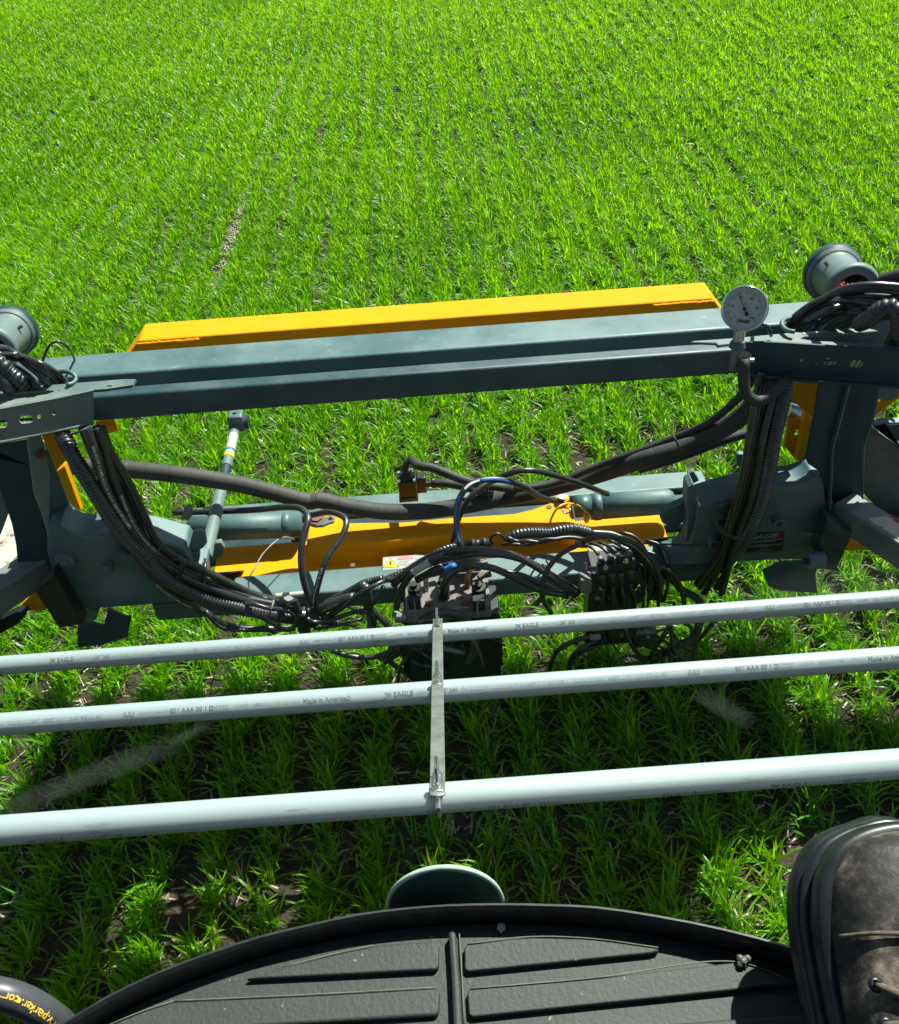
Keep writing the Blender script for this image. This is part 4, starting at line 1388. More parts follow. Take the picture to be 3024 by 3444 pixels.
# unseen machine under and behind the cab; dark tank added to block sky light
CH = thing('unseen_chassis', 'unseen dark chassis under the cab floor with a tank body added to block sky light', 'chassis', (0, 0, 1.6))
MB().abox(-.7, .7, -2.6, .05, 1.25, 2.2).build('unseen_chassis_nose', 'grey_dark', CH, .03)
MB().abox(-1.55, 1.55, -4.6, -1.3, 1.3, 3.7).build('tank_blocker', 'black', CH, .12)
for s in (-1, 1):
    MB().lathe((s * 1.35, -1.6, .95), (1, 0, 0), [(-.19, 0), (-.19, .62), (-.17, .88), (-.10, .95), (.10, .95), (.17, .88), (.19, .62), (.19, 0)], 48).build('unseen_wheel', 'rubber', CH)
for s in (-1, 1):
    MB().abox(s * 1.0 - .12, s * 1.0 + .12, -2.2, -.2, 1.7, 2.0).build('unseen_frame_rail', 'grey_dark', CH, .02)

# ------------------------------------------------------------------ boot
def leather():
    m, nt, b = new_mat('worn_leather')
    n = noise_node(nt, 26, 8, .7)
    n2 = noise_node(nt, 75, 6, .7)
    r = ramp(nt, n.outputs[0], [(.38, (.010, .009, .009)), (.49, (.05, .038, .032)), (.58, (.19, .145, .11)), (.70, (.42, .35, .27))])
    r2 = ramp(nt, n2.outputs[0], [(.4, (.4, .4, .4)), (.7, (1.2, 1.2, 1.2))])
    mm = nt.nodes.new('ShaderNodeMix')
    mm.data_type = 'RGBA'
    mm.blend_type = 'MULTIPLY'
    mm.inputs[0].default_value = 1
    nt.links.new(r.outputs[0], mm.inputs[6])
    nt.links.new(r2.outputs[0], mm.inputs[7])
    nt.links.new(mm.outputs[2], b.inputs['Base Color'])
    b.inputs['Roughness'].default_value = .6
    bump(nt, b, n2.outputs[0], .5, .002)
    return m
M['leather'] = leather()
M['boot_rubber'] = plain('boot_rubber', (.012, .014, .017), .38, var=.5, scale=50)
M['lace'] = plain('frayed_lace', (.12, .10, .075), .9, var=.4, scale=200)

def sect(t):
    """half width, height of the upper and ground line along the boot, t from heel (0) to toe (1)"""
    w = np.interp(t, [0, .06, .2, .45, .62, .75, .86, .94, .985, 1], [.020, .034, .037, .036, .047, .054, .053, .042, .022, .004])
    h = np.interp(t, [0, .06, .2, .45, .58, .70, .84, .94, .985, 1], [.13, .16, .17, .125, .092, .076, .070, .058, .036, .02])
    return w, h
def boot_surface(grow, z0, hs, ts, nsec=26, full=False):
    vs, fs = [], []
    for t in ts:
        w, h = sect(t)
        w += grow
        h = h * hs + grow
        for k in range(nsec):
            a = 2 * math.pi * k / nsec
            c, s = math.cos(a), math.sin(a)
            px = w * (abs(c) ** .8) * (1 if c >= 0 else -1)
            pz = h * (abs(s) ** .75) if s >= 0 else -z0 * (abs(s) ** .4)
            vs.append(Vector((px, t * .30, z0 + pz)))
    m_ = len(ts)
    fs = [(i * nsec + k, i * nsec + (k + 1) % nsec, (i + 1) * nsec + (k + 1) % nsec, (i + 1) * nsec + k) for i in range(m_ - 1) for k in range(nsec)]
    fs += [tuple(range(nsec)), tuple((m_ - 1) * nsec + k for k in range(nsec - 1, -1, -1))]
    return vs, fs
toe = at('C8', 905, 118, D=.60)
BT = thing('work_boot', 'scuffed brown leather work boot with black rubber rand and pale frayed laces', 'boot', toe)
axis = Vector((.20, .80, .42)).normalized()      # heel to toe
side = Vector((1, .02, 0))
side = (side - axis * side.dot(axis)).normalized()
upv = side.cross(axis)
def bw(v):
    # toe tip local (0,.30,.03)
    return toe + side * (v.x * 1.12 + .004) + axis * (v.y - .30) + upv * (v.z - .075)
def bput(name, vs, fs, mat, bevel=0, sub=0):
    mb = MB()
    mb.add([bw(v) for v in vs], fs, True)
    o = mb.build(name, mat, BT)
    if sub:
        s_ = o.modifiers.new('sub', 'SUBSURF')
        s_.levels = s_.render_levels = sub
    return o
ts = list(np.linspace(0, .9, 22)) + [.92, .94, .96, .975, .988, 1.0]
vs, fs = boot_surface(0, .02, .8, ts)
bput('upper', vs, fs, 'leather', sub=1)
# rubber rand: outer wall climbing the side of the toe, and welt, then the sole
def band(t_list, grow, z_lo, z_hi, name, mat, round_=.004):
    ringpts = []
    tl = list(t_list)
    left = []
    for t in tl:
        w, h = sect(t)
        left.append((-(w + grow), t * .30 + (grow if t == 1 else 0)))
    right = [(-x, y) for x, y in reversed(left)]
    loop = left + right
    vs, n_ = [], len(loop)
    prof = [(0, z_lo), (round_, z_lo + round_), (round_, (z_lo + z_hi) / 2), (round_ * .8, z_hi - round_ * .6), (0, z_hi), (-.008, z_hi + .001)]
    cx0 = sum(p[1] for p in loop) / n_
    for off, z in prof:
        for i, (x, y) in enumerate(loop):
            a, b = loop[i - 1], loop[(i + 1) % n_]
            tx, ty = b[0] - a[0], b[1] - a[1]
            l = math.hypot(tx, ty) or 1
            nx_, ny_ = -ty / l, tx / l
            if nx_ * x + ny_ * (y - .15) < 0:
                nx_, ny_ = -nx_, -ny_
            vs.append(Vector((x + nx_ * off, y + ny_ * off, z)))
    fs = [(k * n_ + i, k * n_ + (i + 1) % n_, (k + 1) * n_ + (i + 1) % n_, (k + 1) * n_ + i) for k in range(len(prof) - 1) for i in range(n_)]
    fs.append(tuple(range(n_ - 1, -1, -1)))
    return bput(name, vs, fs, mat, sub=1)
tb = list(np.linspace(0, .9, 20)) + [.93, .955, .975, .99, 1.0]
band(tb, .006, -.010, .012, 'sole', 'boot_rubber', .004)
band(tb, .0045, .013, .022, 'welt', 'boot_rubber', .003)
band(tb, .001, .022, .044, 'toe_rand', 'boot_rubber', .0035)
# tongue, laces and eyelets over the instep
for i in range(4):
    t = .66 - i * .07
    w, h = sect(t)
    zt_ = .02 + h * .8
    for sgn in (-1, 1):
        pts = [Vector((sgn * w * .75, t * .30, .02 + h * .66)), Vector((sgn * w * .35, t * .30 - .006, zt_ + .006)), Vector((-sgn * w * .3, t * .30 - .016, zt_ + .009)), Vector((-sgn * w * .72, t * .30 - .022, .02 + h * .75))]
        mb = MB()
        mb.tube(spline([bw(p) for p in pts], .004), .0026, 8)
        mb.build('lace', 'lace', BT)
        e0 = bw(pts[0])
        mb = MB()
        mb.lathe(e0, upv, [(0, .004), (.003, .005), (.004, .003)], 12)
        mb.build('eyelet', 'boot_rubber', BT)
w, h = sect(.66)
pts = [Vector((-.050, .222, .056)), Vector((-.034, .228, .074)), Vector((0, .232, .082)), Vector((.034, .228, .074)), Vector((.050, .222, .056))]
mb = MB()
mb.tube(spline([bw(p) for p in pts], .004), .0016, 6)
mb.build('toe_seam', 'lace', BT)

# ------------------------------------------------------------------ hoses and cables
def mpath(pts):
    """(sheet, x, y, Y) points"""
    return [at(s, x, y, Y=Y) for s, x, y, Y in pts]
FRONT = Vector((0, -.6, .8))
# big suction hose
bigp = mpath([('A4', 330, 95, 2.37), ('A4', 430, 118, 2.37), ('A4', 650, 128, 2.37), ('A4', 900, 150, 2.37), ('A4', 1150, 182, 2.37), ('A4', 1400, 225, 2.37), ('A4', 1600, 275, 2.37), ('A4', 1790, 320, 2.37),
              ('A5', 200, 312, 2.37), ('A5', 400, 352, 2.37), ('A5', 600, 378, 2.36), ('A5', 800, 375, 2.36), ('A5', 1000, 352, 2.36), ('A5', 1200, 315, 2.36), ('A5', 1400, 275, 2.36), ('A5', 1600, 228, 2.36), ('A5', 1795, 172, 2.36),
              ('A3', 350, 1268, 2.25), ('A3', 600, 1190, 2.22), ('A3', 780, 1100, 2.2), ('A3', 930, 990, 2.17), ('A3', 1050, 850, 2.14)])
o = hose('thick black wrapped suction hose sagging across the whole frame', 'S', None, .029, 'wrap', raw=bigp, n=20)
hose('dusty grey-black hose running just above the thick suction hose on the right', 'S', None, .0125, 'rubber_dust', raw=mpath([('A5', 1330, 250, 2.33), ('A5', 1560, 215, 2.33), ('A5', 1790, 125, 2.32), ('A3', 200, 1262, 2.30), ('A3', 480, 1160, 2.27), ('A3', 700, 1062, 2.22), ('A3', 880, 910, 2.16), ('A3', 960, 800, 2.13)]))
hose('short grey-black hose emerging below the thick suction hose on the right', 'S', None, .016, 'rubber_dust', raw=mpath([('A3', 300, 1330, 2.34), ('A3', 500, 1270, 2.32), ('A3', 650, 1215, 2.32), ('A3', 780, 1165, 2.32), ('A3', 940, 1120, 2.32), ('A3', 1120, 1085, 2.32)]), n=14)
tie = path('A3', [(490, 1128, 2.22), (510, 1160, 2.19), (540, 1232, 2.20)])
tag(MB().tube(spline(tie), .0032, 6).build('cable_tie', 'rubber_dust'), 'grey cable tie round the suction hose right of centre', 'cable tie')
tie = path('A5', [(1170, 200, 2.27), (1180, 260, 2.235), (1192, 340, 2.235)])
tag(MB().tube(spline(tie), .0032, 6).build('cable_tie', 'rubber_dust'), 'dark cable tie round the suction hose behind the blue-printed hose', 'cable tie')

# valve
vc = at('C3', 325, 660, Y=2.49)
V = thing('solenoid_valve', 'square black and brass valve standing behind the suction hose', 'valve', vc)
vx, vy = .034, .030
zt2 = at('C3', 325, 545, Y=2.49 - vy).z
zb3 = at('C3', 325, 850, Y=2.49 - vy).z
vcx = vc.x
brassd = plain('dull_brass', (.028, .020, .012), .5, .0)
MB().abox(vcx - vx * .92, vcx + vx * .92, 2.49 - vy * .9, 2.49 + vy * .9, zb3 + .02, zt2 - .010).build('body', brassd, V, .003)
MB().abox(vcx - vx, vcx + vx, 2.49 - vy, 2.49 + vy, zt2 - .012, zt2).build('top_flange', 'plastic', V, .003)
MB().abox(vcx - vx, vcx + vx, 2.49 - vy, 2.49 + vy, zb3, zb3 + .02).build('bottom_flange', 'plastic', V, .003)
for a in (-1, 1):
    for b in (-1, 1):
        MB().cyl((vcx + a * vx * .8, 2.49 + b * vy * .8, zt2), (vcx + a * vx * .8, 2.49 + b * vy * .8, zt2 + .006), .0062, n=6).build('bolt_head', 'steel', V)
    MB().cyl((vcx + a * vx * .86, 2.49 - vy * .96, zb3 + .02), (vcx + a * vx * .86, 2.49 - vy * .96, zt2 - .012), .0026, n=10).build('tie_rod', 'copper', V)
MB().lathe((vcx, 2.49, zt2), (0, 0, 1), [(0, .026), (.010, .026), (.012, .018), (.02, .016), (.022, 0)], 28).build('port_collar', 'plastic', V)
el = [Vector((vcx, 2.49, zt2 + .02)), Vector((vcx, 2.49, zt2 + .040)), Vector((vcx + .008, 2.50, zt2 + .055)), Vector((vcx + .028, 2.51, zt2 + .062))]
MB().tube(spline(el, .004), .013, 14).build('elbow', 'plastic', V)
MB().abox(vcx + vx, vcx + vx + .034, 2.47, 2.51, zb3 + .028, zt2 + .004).build('coil', 'plastic', V, .004)
cs = at('C3', 640, 575, Y=2.49)
MB().cyl((vcx + vx + .03, 2.49, cs.z), cs + Vector((.01, 0, 0)), .012, n=14).build('side_port', 'plastic', V)
for x, y in ((425, 315), (715, 580)):
    c = at('C3', x, y, Y=2.50)
    mb = MB()
    mb.cyl(c - Vector((.006, 0, 0)), c + Vector((.006, 0, 0)), .0172, n=20, cap=False)
    mb.cyl(c + Vector((0, 0, .017)), c + Vector((0, 0, .024)), .005, n=8)
    mb.build('hose_clamp', 'steel', V)
hose('grey-black hose curving off the top elbow of the valve', 'S', None, .0158, 'rubber_dust', raw=[el[-1] + Vector((-.004, 0, 0))] + mpath([('C3', 500, 305, 2.43), ('C3', 650, 320, 2.42), ('C3', 850, 390, 2.40), ('C3', 1050, 470, 2.38), ('C3', 1250, 540, 2.36), ('C3', 1500, 595, 2.34), ('C3', 1795, 630, 2.34), ('A5', 1330, 255, 2.36), ('A5', 1500, 225, 2.36)]), n=14)
hose('grey-black hose leaving the side port of the valve', 'S', None, .0150, 'rubber_dust', raw=mpath([('C3', 690, 575, 2.43), ('C3', 850, 560, 2.42), ('C3', 1000, 580, 2.41), ('C3', 1200, 620, 2.39), ('C3', 1400, 680, 2.37), ('C3', 1600, 690, 2.35)]), n=14)
hose('glossy black hose arching over the suction hose to the right cylinder', 'A5', [(1130, 260, 2.26), (1180, 222, 2.24), (1230, 190, 2.2), (1330, 150, 2.18), (1430, 140, 2.18), (1550, 165, 2.2), (1680, 205, 2.22), (1790, 245, 2.24), (1830, 262, 2.26), (1870, 275, 2.3)], .0095, 'rubber_gloss')
bh = path('A5', [(1610, 322, 2.3), (1540, 312, 2.28), (1470, 285, 2.24), (1400, 240, 2.2), (1300, 203, 2.17), (1200, 192, 2.16), (1100, 210, 2.15), (1040, 262, 2.13), (1008, 335, 2.11), (1000, 420, 2.09), (1010, 500, 2.07), (1030, 575, 2.04), (1045, 640, 2.02)])
o = hose('black hose with blue and white printed stripe looping over the yellow link', 'S', None, .0098, 'rubber', raw=bh, n=14)
def stripe(parent, pts, r, f0, f1, mat, face, half=.35):
    pts = resample(spline(pts, .006), .006)
    n = len(pts)
    a, b = int(n * f0), int(n * f1)
    vs, k = [], 0
    for i in range(a, b):
        t = (pts[min(i + 1, n - 1)] - pts[max(i - 1, 0)]).normalized()
        nr = (face - t * face.dot(t)).normalized()
        up = nr.cross(t)
        for j in (-1, -.5, 0, .5, 1):
            an = j * half
            vs.append(pts[i] + (nr * math.cos(an) + up * math.sin(an)) * (r + .0006))
        k += 1
    fs = [(i * 5 + j, i * 5 + j + 1, (i + 1) * 5 + j + 1, (i + 1) * 5 + j) for i in range(k - 1) for j in range(4)]
    mb = MB()
    mb.add(vs, fs, True)
    return mb.build('printed_stripe', mat, parent)
FB = Vector((-.25, -.75, .6))
for f0, f1, mt in ((.46, .60, 'blue'), (.60, .69, 'white'), (.71, .94, 'blue')):
    stripe(o, bh, .0098, f0, f1, mt, FB)
hose('black hose crossing under the blue-printed hose beside the yellow link', 'A5', [(1260, 190, 2.2), (1200, 205, 2.19), (1140, 240, 2.17), (1080, 295, 2.15), (1035, 365, 2.14), (1010, 430, 2.13), (990, 510, 2.12), (968, 600, 2.08)], .0088)
hose('tall black hose looping down left of the yellow link', 'S', None, .0108, 'rubber', raw=mpath([('A4', 1000, 382, 2.4), ('A4', 1200, 378, 2.38), ('A4', 1450, 368, 2.34), ('A4', 1640, 352, 2.28), ('A4', 1735, 362, 2.22), ('A4', 1772, 410, 2.17), ('A5', 145, 440, 2.15), ('A5', 118, 530, 2.11), ('A5', 107, 640, 2.07), ('A5', 115, 740, 2.04), ('A5', 145, 850, 2.02), ('A5', 200, 940, 2.01), ('A5', 260, 990, 2.0), ('A5', 340, 1025, 1.99)]))
a2p = path('A5', [(160, 400, 2.33), (240, 384, 2.3), (310, 388, 2.24), (362, 418, 2.2), (366, 460, 2.17), (330, 540, 2.13), (285, 600, 2.1), (245, 670, 2.07), (212, 770, 2.04), (190, 860, 2.02), (180, 940, 2.01), (178, 1020, 2.0)])
hose('black hose with white print sloping down over the yellow link to the left tangle', 'S', None, .0105, 'rubber', raw=a2p, text=[('1/2 X 1W 2-1014 www.parker.com', .40, .010, 'white', (-.15, -.75, .6))])
hose('thin grey wire bowed in front of the left cylinder', 'C1', [(1400, 235, 2.28), (1340, 208, 2.26), (1240, 215, 2.22), (1130, 290, 2.18), (1010, 420, 2.14), (920, 580, 2.09), (850, 700, 2.07), (850, 800, 2.06), (900, 880, 2.05), (980, 910, 2.04), (1070, 940, 2.02)], .0022, 'grey_wire', name='wire', cat='wire')
c = at('C1', 1440, 240, Y=2.3)
tag(MB().cyl(c - Vector((.02, 0, 0)), c + Vector((.006, 0, 0)), .010, n=12).cyl(c + Vector((.006, 0, 0)), c + Vector((.012, 0, 0)), .006, n=8).build('hose_fitting', 'black'), 'black fitting under the collar of the left cylinder', 'fitting')

# left bundle
LB = 'hoses bundled along the left upright'
hose('thick corrugated conduit leading the left hose bundle', 'A4', [(310, -190, 2.08), (335, -120, 2.04), (372, -40, 1.97), (428, 70, 1.935), (514, 212, 1.93), (571, 305, 1.93), (643, 424, 1.93), (738, 545, 1.94), (809, 614, 1.94), (880, 695, 1.94), (1000, 790, 1.95), (1150, 862, 1.96), (1300, 912, 1.97), (1480, 955, 1.98), (1650, 985, 2.0), (1760, 990, 2.02)], .0205, 'conduit', 'rib', n=16, group=LB)
tx = (.45, -.75, .45)
hose('hose with white pressure print right of the corrugated conduit in the left bundle', 'A4', [(490, -110, 1.95), (530, 0, 1.94), (566, 105, 1.94), (606, 233, 1.94), (666, 352, 1.945), (762, 490, 1.95), (840, 592, 1.955), (920, 665, 1.96), (1060, 752, 1.97), (1250, 832, 1.98), (1450, 900, 2.0), (1690, 950, 2.02)], .0130, 'rubber_gloss', n=14, group=LB, text=[('3000 PSI WP 21.0 MPa 451TC-10  4115-10  3000 PSI WP 21.0 MPa', .05, .011, 'white', tx)])
hose('second printed hose in the left bundle', 'A4', [(552, -110, 1.97), (598, 20, 1.965), (648, 160, 1.96), (700, 300, 1.96), (770, 455, 1.96), (850, 560, 1.965), (940, 645, 1.97), (1100, 745, 1.98), (1300, 838, 2.0), (1500, 895, 2.01), (1700, 925, 2.03)], .0115, 'rubber', n=12, group=LB, text=[('4SP DIN EN 856  1W X 3/8  2-10 14  www.parker.com  1/2 X 1W', .22, .009, 'white', tx)])
hose('outermost right-hand hose of the left bundle', 'A4', [(560, -90, 1.99), (640, 45, 1.98), (700, 140, 1.98), (755, 240, 1.98), (820, 380, 1.98), (870, 490, 1.98), (930, 580, 1.98), (1030, 645, 1.985), (1160, 708, 1.99), (1320, 790, 2.01), (1450, 850, 2.03), (1640, 905, 2.05)], .0125, 'rubber', n=12, group=LB)
for i, (dx, dy, r) in enumerate(((-30, 6, .0095), (-62, 14, .0105), (24, -4, .008), (60, 8, .0075))):
    hose(('slim dark hose just left of the printed hose in the left bundle', 'dark hose behind the corrugated conduit of the left bundle', 'slim hose behind the second printed hose of the left bundle', 'thinnest dark hose at the back right of the left bundle')[i], 'A4', [(530 + dx, -110, 2.0), (590 + dx, 40, 1.99), (650 + dx, 190, 1.985), (715 + dx * .8, 330, 1.985), (800 + dx * .5, 500, 1.985), (890, 600 + dy * 2, 1.985), (1020, 700 + dy * 3, 1.985), (1180, 780 + dy * 3, 1.99), (1350, 850 + dy * 2, 2.0), (1520, 900 + dy * 2, 2.02), (1700, 945 + dy, 2.04)], r, 'rubber', group=LB)
hose('lowest printed hose sagging under the left side box', 'A4', [(745, 560, 1.97), (830, 690, 1.96), (930, 806, 1.96), (1040, 882, 1.97), (1130, 930, 1.98), (1210, 975, 1.99), (1300, 1030, 2.0), (1420, 1050, 2.02), (1580, 1050, 2.04), (1700, 1045, 2.05)], .0115, 'rubber', n=12, group=LB, text=[('451TC-10 WP 21.0 MPa 3000 PSI', .16, .011, 'white', (-.2, -.9, .3))])
hose('thin black cable bowed under the left bundle', 'C1', [(330, 1090, 1.98), (400, 1190, 1.97), (480, 1275, 1.97), (600, 1318, 1.98), (800, 1325, 1.99), (1000, 1300, 2.0), (1160, 1352, 2.0)], .0062, name='cable', cat='cable')
hose('black cable folded into a long loop at the left end of the tangle', 'C1', [(440, 1120, 1.98), (560, 1095, 1.97), (800, 1130, 1.96), (1000, 1170, 1.95), (1130, 1240, 1.95), (1250, 1310, 1.95), (1370, 1305, 1.95), (1430, 1220, 1.95), (1395, 1130, 1.95), (1290, 1085, 1.95), (1100, 1065, 1.96), (900, 1012, 1.97), (800, 1020, 1.98), (730, 1070, 1.99)], .0078, 'rubber_gloss', name='cable', cat='cable')
hose('stub of corrugated conduit below the left bundle', 'C1', [(660, 1010, 2.02), (820, 1070, 2.01), (1000, 1120, 2.0), (1150, 1160, 1.99), (1320, 1165, 1.99), (1500, 1150, 2.0), (1700, 1130, 2.01)], .014, 'conduit', 'rib', n=14)
hose('upper corrugated conduit below the left bundle', 'C1', [(640, 980, 2.04), (800, 1060, 2.03), (1000, 1080, 2.03), (1200, 1090, 2.03), (1500, 1100, 2.03), (1795, 1050, 2.03)], .010, 'conduit', 'rib', n=12)
hose('black wire hanging out of the strut foot', 'C1', [(318, 470, 2.04), (325, 560, 2.0), (322, 680, 1.98), (318, 800, 1.97), (312, 840, 1.96)], .0048, 'rubber_gloss', name='wire', cat='wire')
hose('black hook-shaped hose end beside the left side box', 'C1', [(-60, 470, 1.95), (0, 455, 1.93), (45, 480, 1.93), (50, 560, 1.93), (20, 640, 1.94), (-40, 720, 1.95)], .008)
for lab, s, pts in (('pale cable tie round the left bundle near the tangle', 'C1', [(1150, 965, 1.97), (1130, 1050, 1.945), (1100, 1130, 1.94), (1080, 1200, 1.95), (1060, 1290, 1.97)]),
                    ('black cable tie round the left bundle at the side box', 'A4', [(835, 668, 1.91), (870, 650, 1.905), (905, 615, 1.91), (925, 575, 1.94)]),
                    ('black cable tie near the top of the left bundle', 'B4', [(820, 225, 1.905), (920, 200, 1.90), (1020, 160, 1.90), (1090, 120, 1.93)])):
    tag(MB().tube(spline(path(s, pts)), .0036, 6).build('cable_tie', 'plastic_grey' if 'pale' in lab else 'rubber_dust'), lab, 'cable tie')

# left coil
LC = 'hoses coiled on the left end of the frame'
for pts, r, mt in (([(-140, 500), (60, 512), (180, 575), (330, 705), (470, 820), (600, 975)], .0098, 'rubber'),
                   ([(-60, 580), (200, 590), (350, 645), (500, 700), (640, 780), (740, 860), (830, 960)], .0092, 'rubber_gloss'),
                   ([(-140, 600), (100, 610), (300, 650), (430, 720), (560, 800), (650, 880), (730, 970)], .0090, 'rubber_gloss'),
                   ([(-140, 650), (60, 690), (200, 740), (310, 815), (400, 900), (450, 990)], .0092, 'rubber'),
                   ([(-80, 780), (150, 815), (300, 870), (400, 930), (480, 1000)], .0070, 'rubber_gloss'),
                   ([(-80, 830), (120, 865), (260, 900), (360, 950), (430, 1010)], .0066, 'rubber')):
    lc_i = globals().get('lc_i', -1) + 1
    hose(('topmost black hose of the coil on the left frame end', 'glossy outer hose of the left coil nearest the rod hook', 'second glossy hose inward in the left coil', 'middle black hose of the left coil under the taped harness', 'thin glossy hose low in the left coil', 'lowest thin black hose of the left coil by the flange')[lc_i], 'B3', [(x, y, 2.11 + .03 * math.sin(x * .01) - .00003 * y) for x, y in pts], r, mt, group=LC, n=12)
hose('black tape-wrapped harness lying over the left hose coil', 'B3', [(-120, 620, 2.06), (10, 700, 2.05), (90, 790, 2.05), (190, 870, 2.05), (280, 930, 2.06), (350, 1000, 2.08)], .021, 'conduit', 'rib', n=16, name='harness', cat='harness')
hose('short tape-wrapped stub beside the left hose coil', 'B3', [(-100, 830, 2.04), (-20, 870, 2.03), (60, 940, 2.03), (130, 1010, 2.04)], .019, 'conduit', n=14, name='harness', cat='harness')
hose('grey open hook of bent rod at the left hose coil', 'B3', [(690, 800, 2.12), (760, 785, 2.11), (840, 795, 2.1), (905, 840, 2.09), (915, 890, 2.08), (870, 935, 2.06), (800, 950, 2.05)], .0062, 'grey', name='hose_hook', cat='hook')
hose('thin black wire loop standing between left drum and yellow bar', 'B3', [(500, 700, 2.15), (540, 590, 2.15), (575, 505, 2.15), (640, 440, 2.15), (710, 428, 2.15), (790, 470, 2.16), (840, 520, 2.17), (875, 580, 2.2), (900, 640, 2.24)], .0034, name='wire', cat='wire')
# right coil
RC = 'hoses coiled on the right end of the frame'
for pts, r, mt in (([(495, 1080), (520, 1000), (620, 890), (760, 785), (920, 705), (1110, 605), (1310, 560), (1520, 545), (1900, 575)], .0110, 'rubber_gloss'),
                   ([(560, 1080), (600, 1000), (710, 905), (860, 800), (1010, 742), (1210, 690), (1500, 668), (1900, 700)], .0100, 'rubber'),
                   ([(600, 1100), (640, 1030), (720, 950), (860, 880), (1010, 815), (1250, 765), (1500, 772), (1700, 730)], .0110, 'rubber_gloss'),
                   ([(800, 1080), (840, 1020), (930, 940), (1080, 868), (1300, 812), (1530, 822), (1640, 850)], .0100, 'rubber'),
                   ([(700, 1090), (760, 1000), (900, 920), (1050, 880), (1250, 850), (1450, 860)], .0095, 'rubber'),
                   ([(1000, 760), (1200, 720), (1400, 740), (1600, 770), (1900, 800)], .0085, 'rubber_gloss'),
                   ([(900, 860), (1100, 790), (1300, 775), (1480, 790)], .0085, 'rubber'),
                   ([(1100, 640), (1300, 600), (1500, 590), (1900, 630)], .0090, 'rubber'),
                   ([(1100, 1000), (1300, 960), (1450, 930), (1600, 900), (1900, 890)], .0100, 'rubber')):
    rc_i = globals().get('rc_i', -1) + 1
    hose(('outermost glossy hose arching over the right coil under the drum', 'second hose inward of the right coil', 'glossy third hose inward of the right coil', 'inner hose of the right coil ending by the pale hose end', 'lower inner hose of the right coil along the flange', 'glossy short hose crossing the middle of the right coil', 'dull short hose crossing low in the right coil', 'hose running right just below the red netting', 'lowest hose of the right coil beside the flange opening')[rc_i], 'B5', [(x, y, 2.12 - .00010 * (x - 500) + .02 * math.sin(x * .013 + y)) for x, y in pts], r, mt, group=RC, n=12)
hose('pale grey hose end lying in the right coil', 'B5', [(960, 1070, 2.06), (1010, 1020, 2.05), (1100, 955, 2.04), (1210, 908, 2.03), (1320, 882, 2.03)], .0115, 'rubber_dust')
hose('thick dusty hose leaving the frame above the right coil', 'B5', [(1480, 560, 2.25), (1600, 500, 2.2), (1785, 450, 2.15), (2000, 410, 2.1)], .022, 'rubber_dust', n=16)
hose('corrugated conduit bent down over the right flange opening', 'B5', [(1310, 985, 2.0), (1400, 950, 1.98), (1500, 880, 1.96), (1580, 820, 1.95), (1680, 792, 1.94), (1765, 850, 1.93), (1795, 960, 1.93), (1790, 1080, 1.94), (1740, 1170, 1.97), (1680, 1260, 2.0)], .021, 'conduit', 'rib', n=18)
hose('corrugated conduit stub behind the bent conduit at right', 'B5', [(1440, 800, 2.05), (1520, 745, 2.04), (1600, 715, 2.04), (1700, 740, 2.03), (1900, 760, 2.02)], .020, 'conduit', 'rib', n=16)
hose('grey open hook of bent rod at the right hose coil', 'B5', [(640, 920, 2.12), (560, 915, 2.11), (480, 935, 2.1), (440, 980, 2.08), (465, 1030, 2.06), (520, 1065, 2.04), (590, 1075, 2.03)], .0062, 'grey', name='hose_hook', cat='hook')
hose('black knotted cable just right of the gauge', 'C6', [(560, 600, 2.06), (620, 555, 2.03), (680, 560, 2.02), (715, 590, 2.02), (745, 640, 2.02), (760, 700, 2.03)], .0050, name='cable', cat='cable')
# gauge hose
hose('black hose looping from the gauge down and back up under the right web', 'A3', [(905, 695, 1.955), (903, 780, 1.94), (905, 860, 1.93), (930, 915, 1.92), (985, 938, 1.92), (1050, 905, 1.93), (1110, 850, 1.95), (1170, 795, 1.99), (1220, 750, 2.04)], .0150, 'rubber_dust', n=16)
# right bundle
RB = 'hoses bundled down the right upright'
tops = [(1000, 770), (1030, 780), (1060, 790), (1085, 790), (1105, 800), (1130, 800), (1045, 790), (1080, 800)]
mids = [(985, 0), (1030, 0), (1075, 0), (1115, 0), (1150, 0), (1185, 0), (1055, 0), (1100, 0)]
m2_ = [(905, 450), (950, 450), (1000, 450), (1040, 450), (1080, 450), (1120, 450), (975, 450), (1015, 450)]
m3_ = [(800, 850), (850, 850), (900, 850), (940, 850), (985, 850), (1020, 850), (875, 850), (925, 850)]
m4_ = [(690, 1250), (730, 1250), (770, 1250), (800, 1240), (840, 1230), (880, 1220), (750, 1250), (790, 1245)]
m5_ = [(560, 1560), (600, 1600), (640, 1600), (700, 1580), (740, 1560), (780, 1540), (660, 1600), (720, 1590)]
m6_ = [(330, 1850), (370, 1900), (430, 1950), (600, 1900), (640, 1950), (560, 1900), (400, 1960), (620, 1980)]
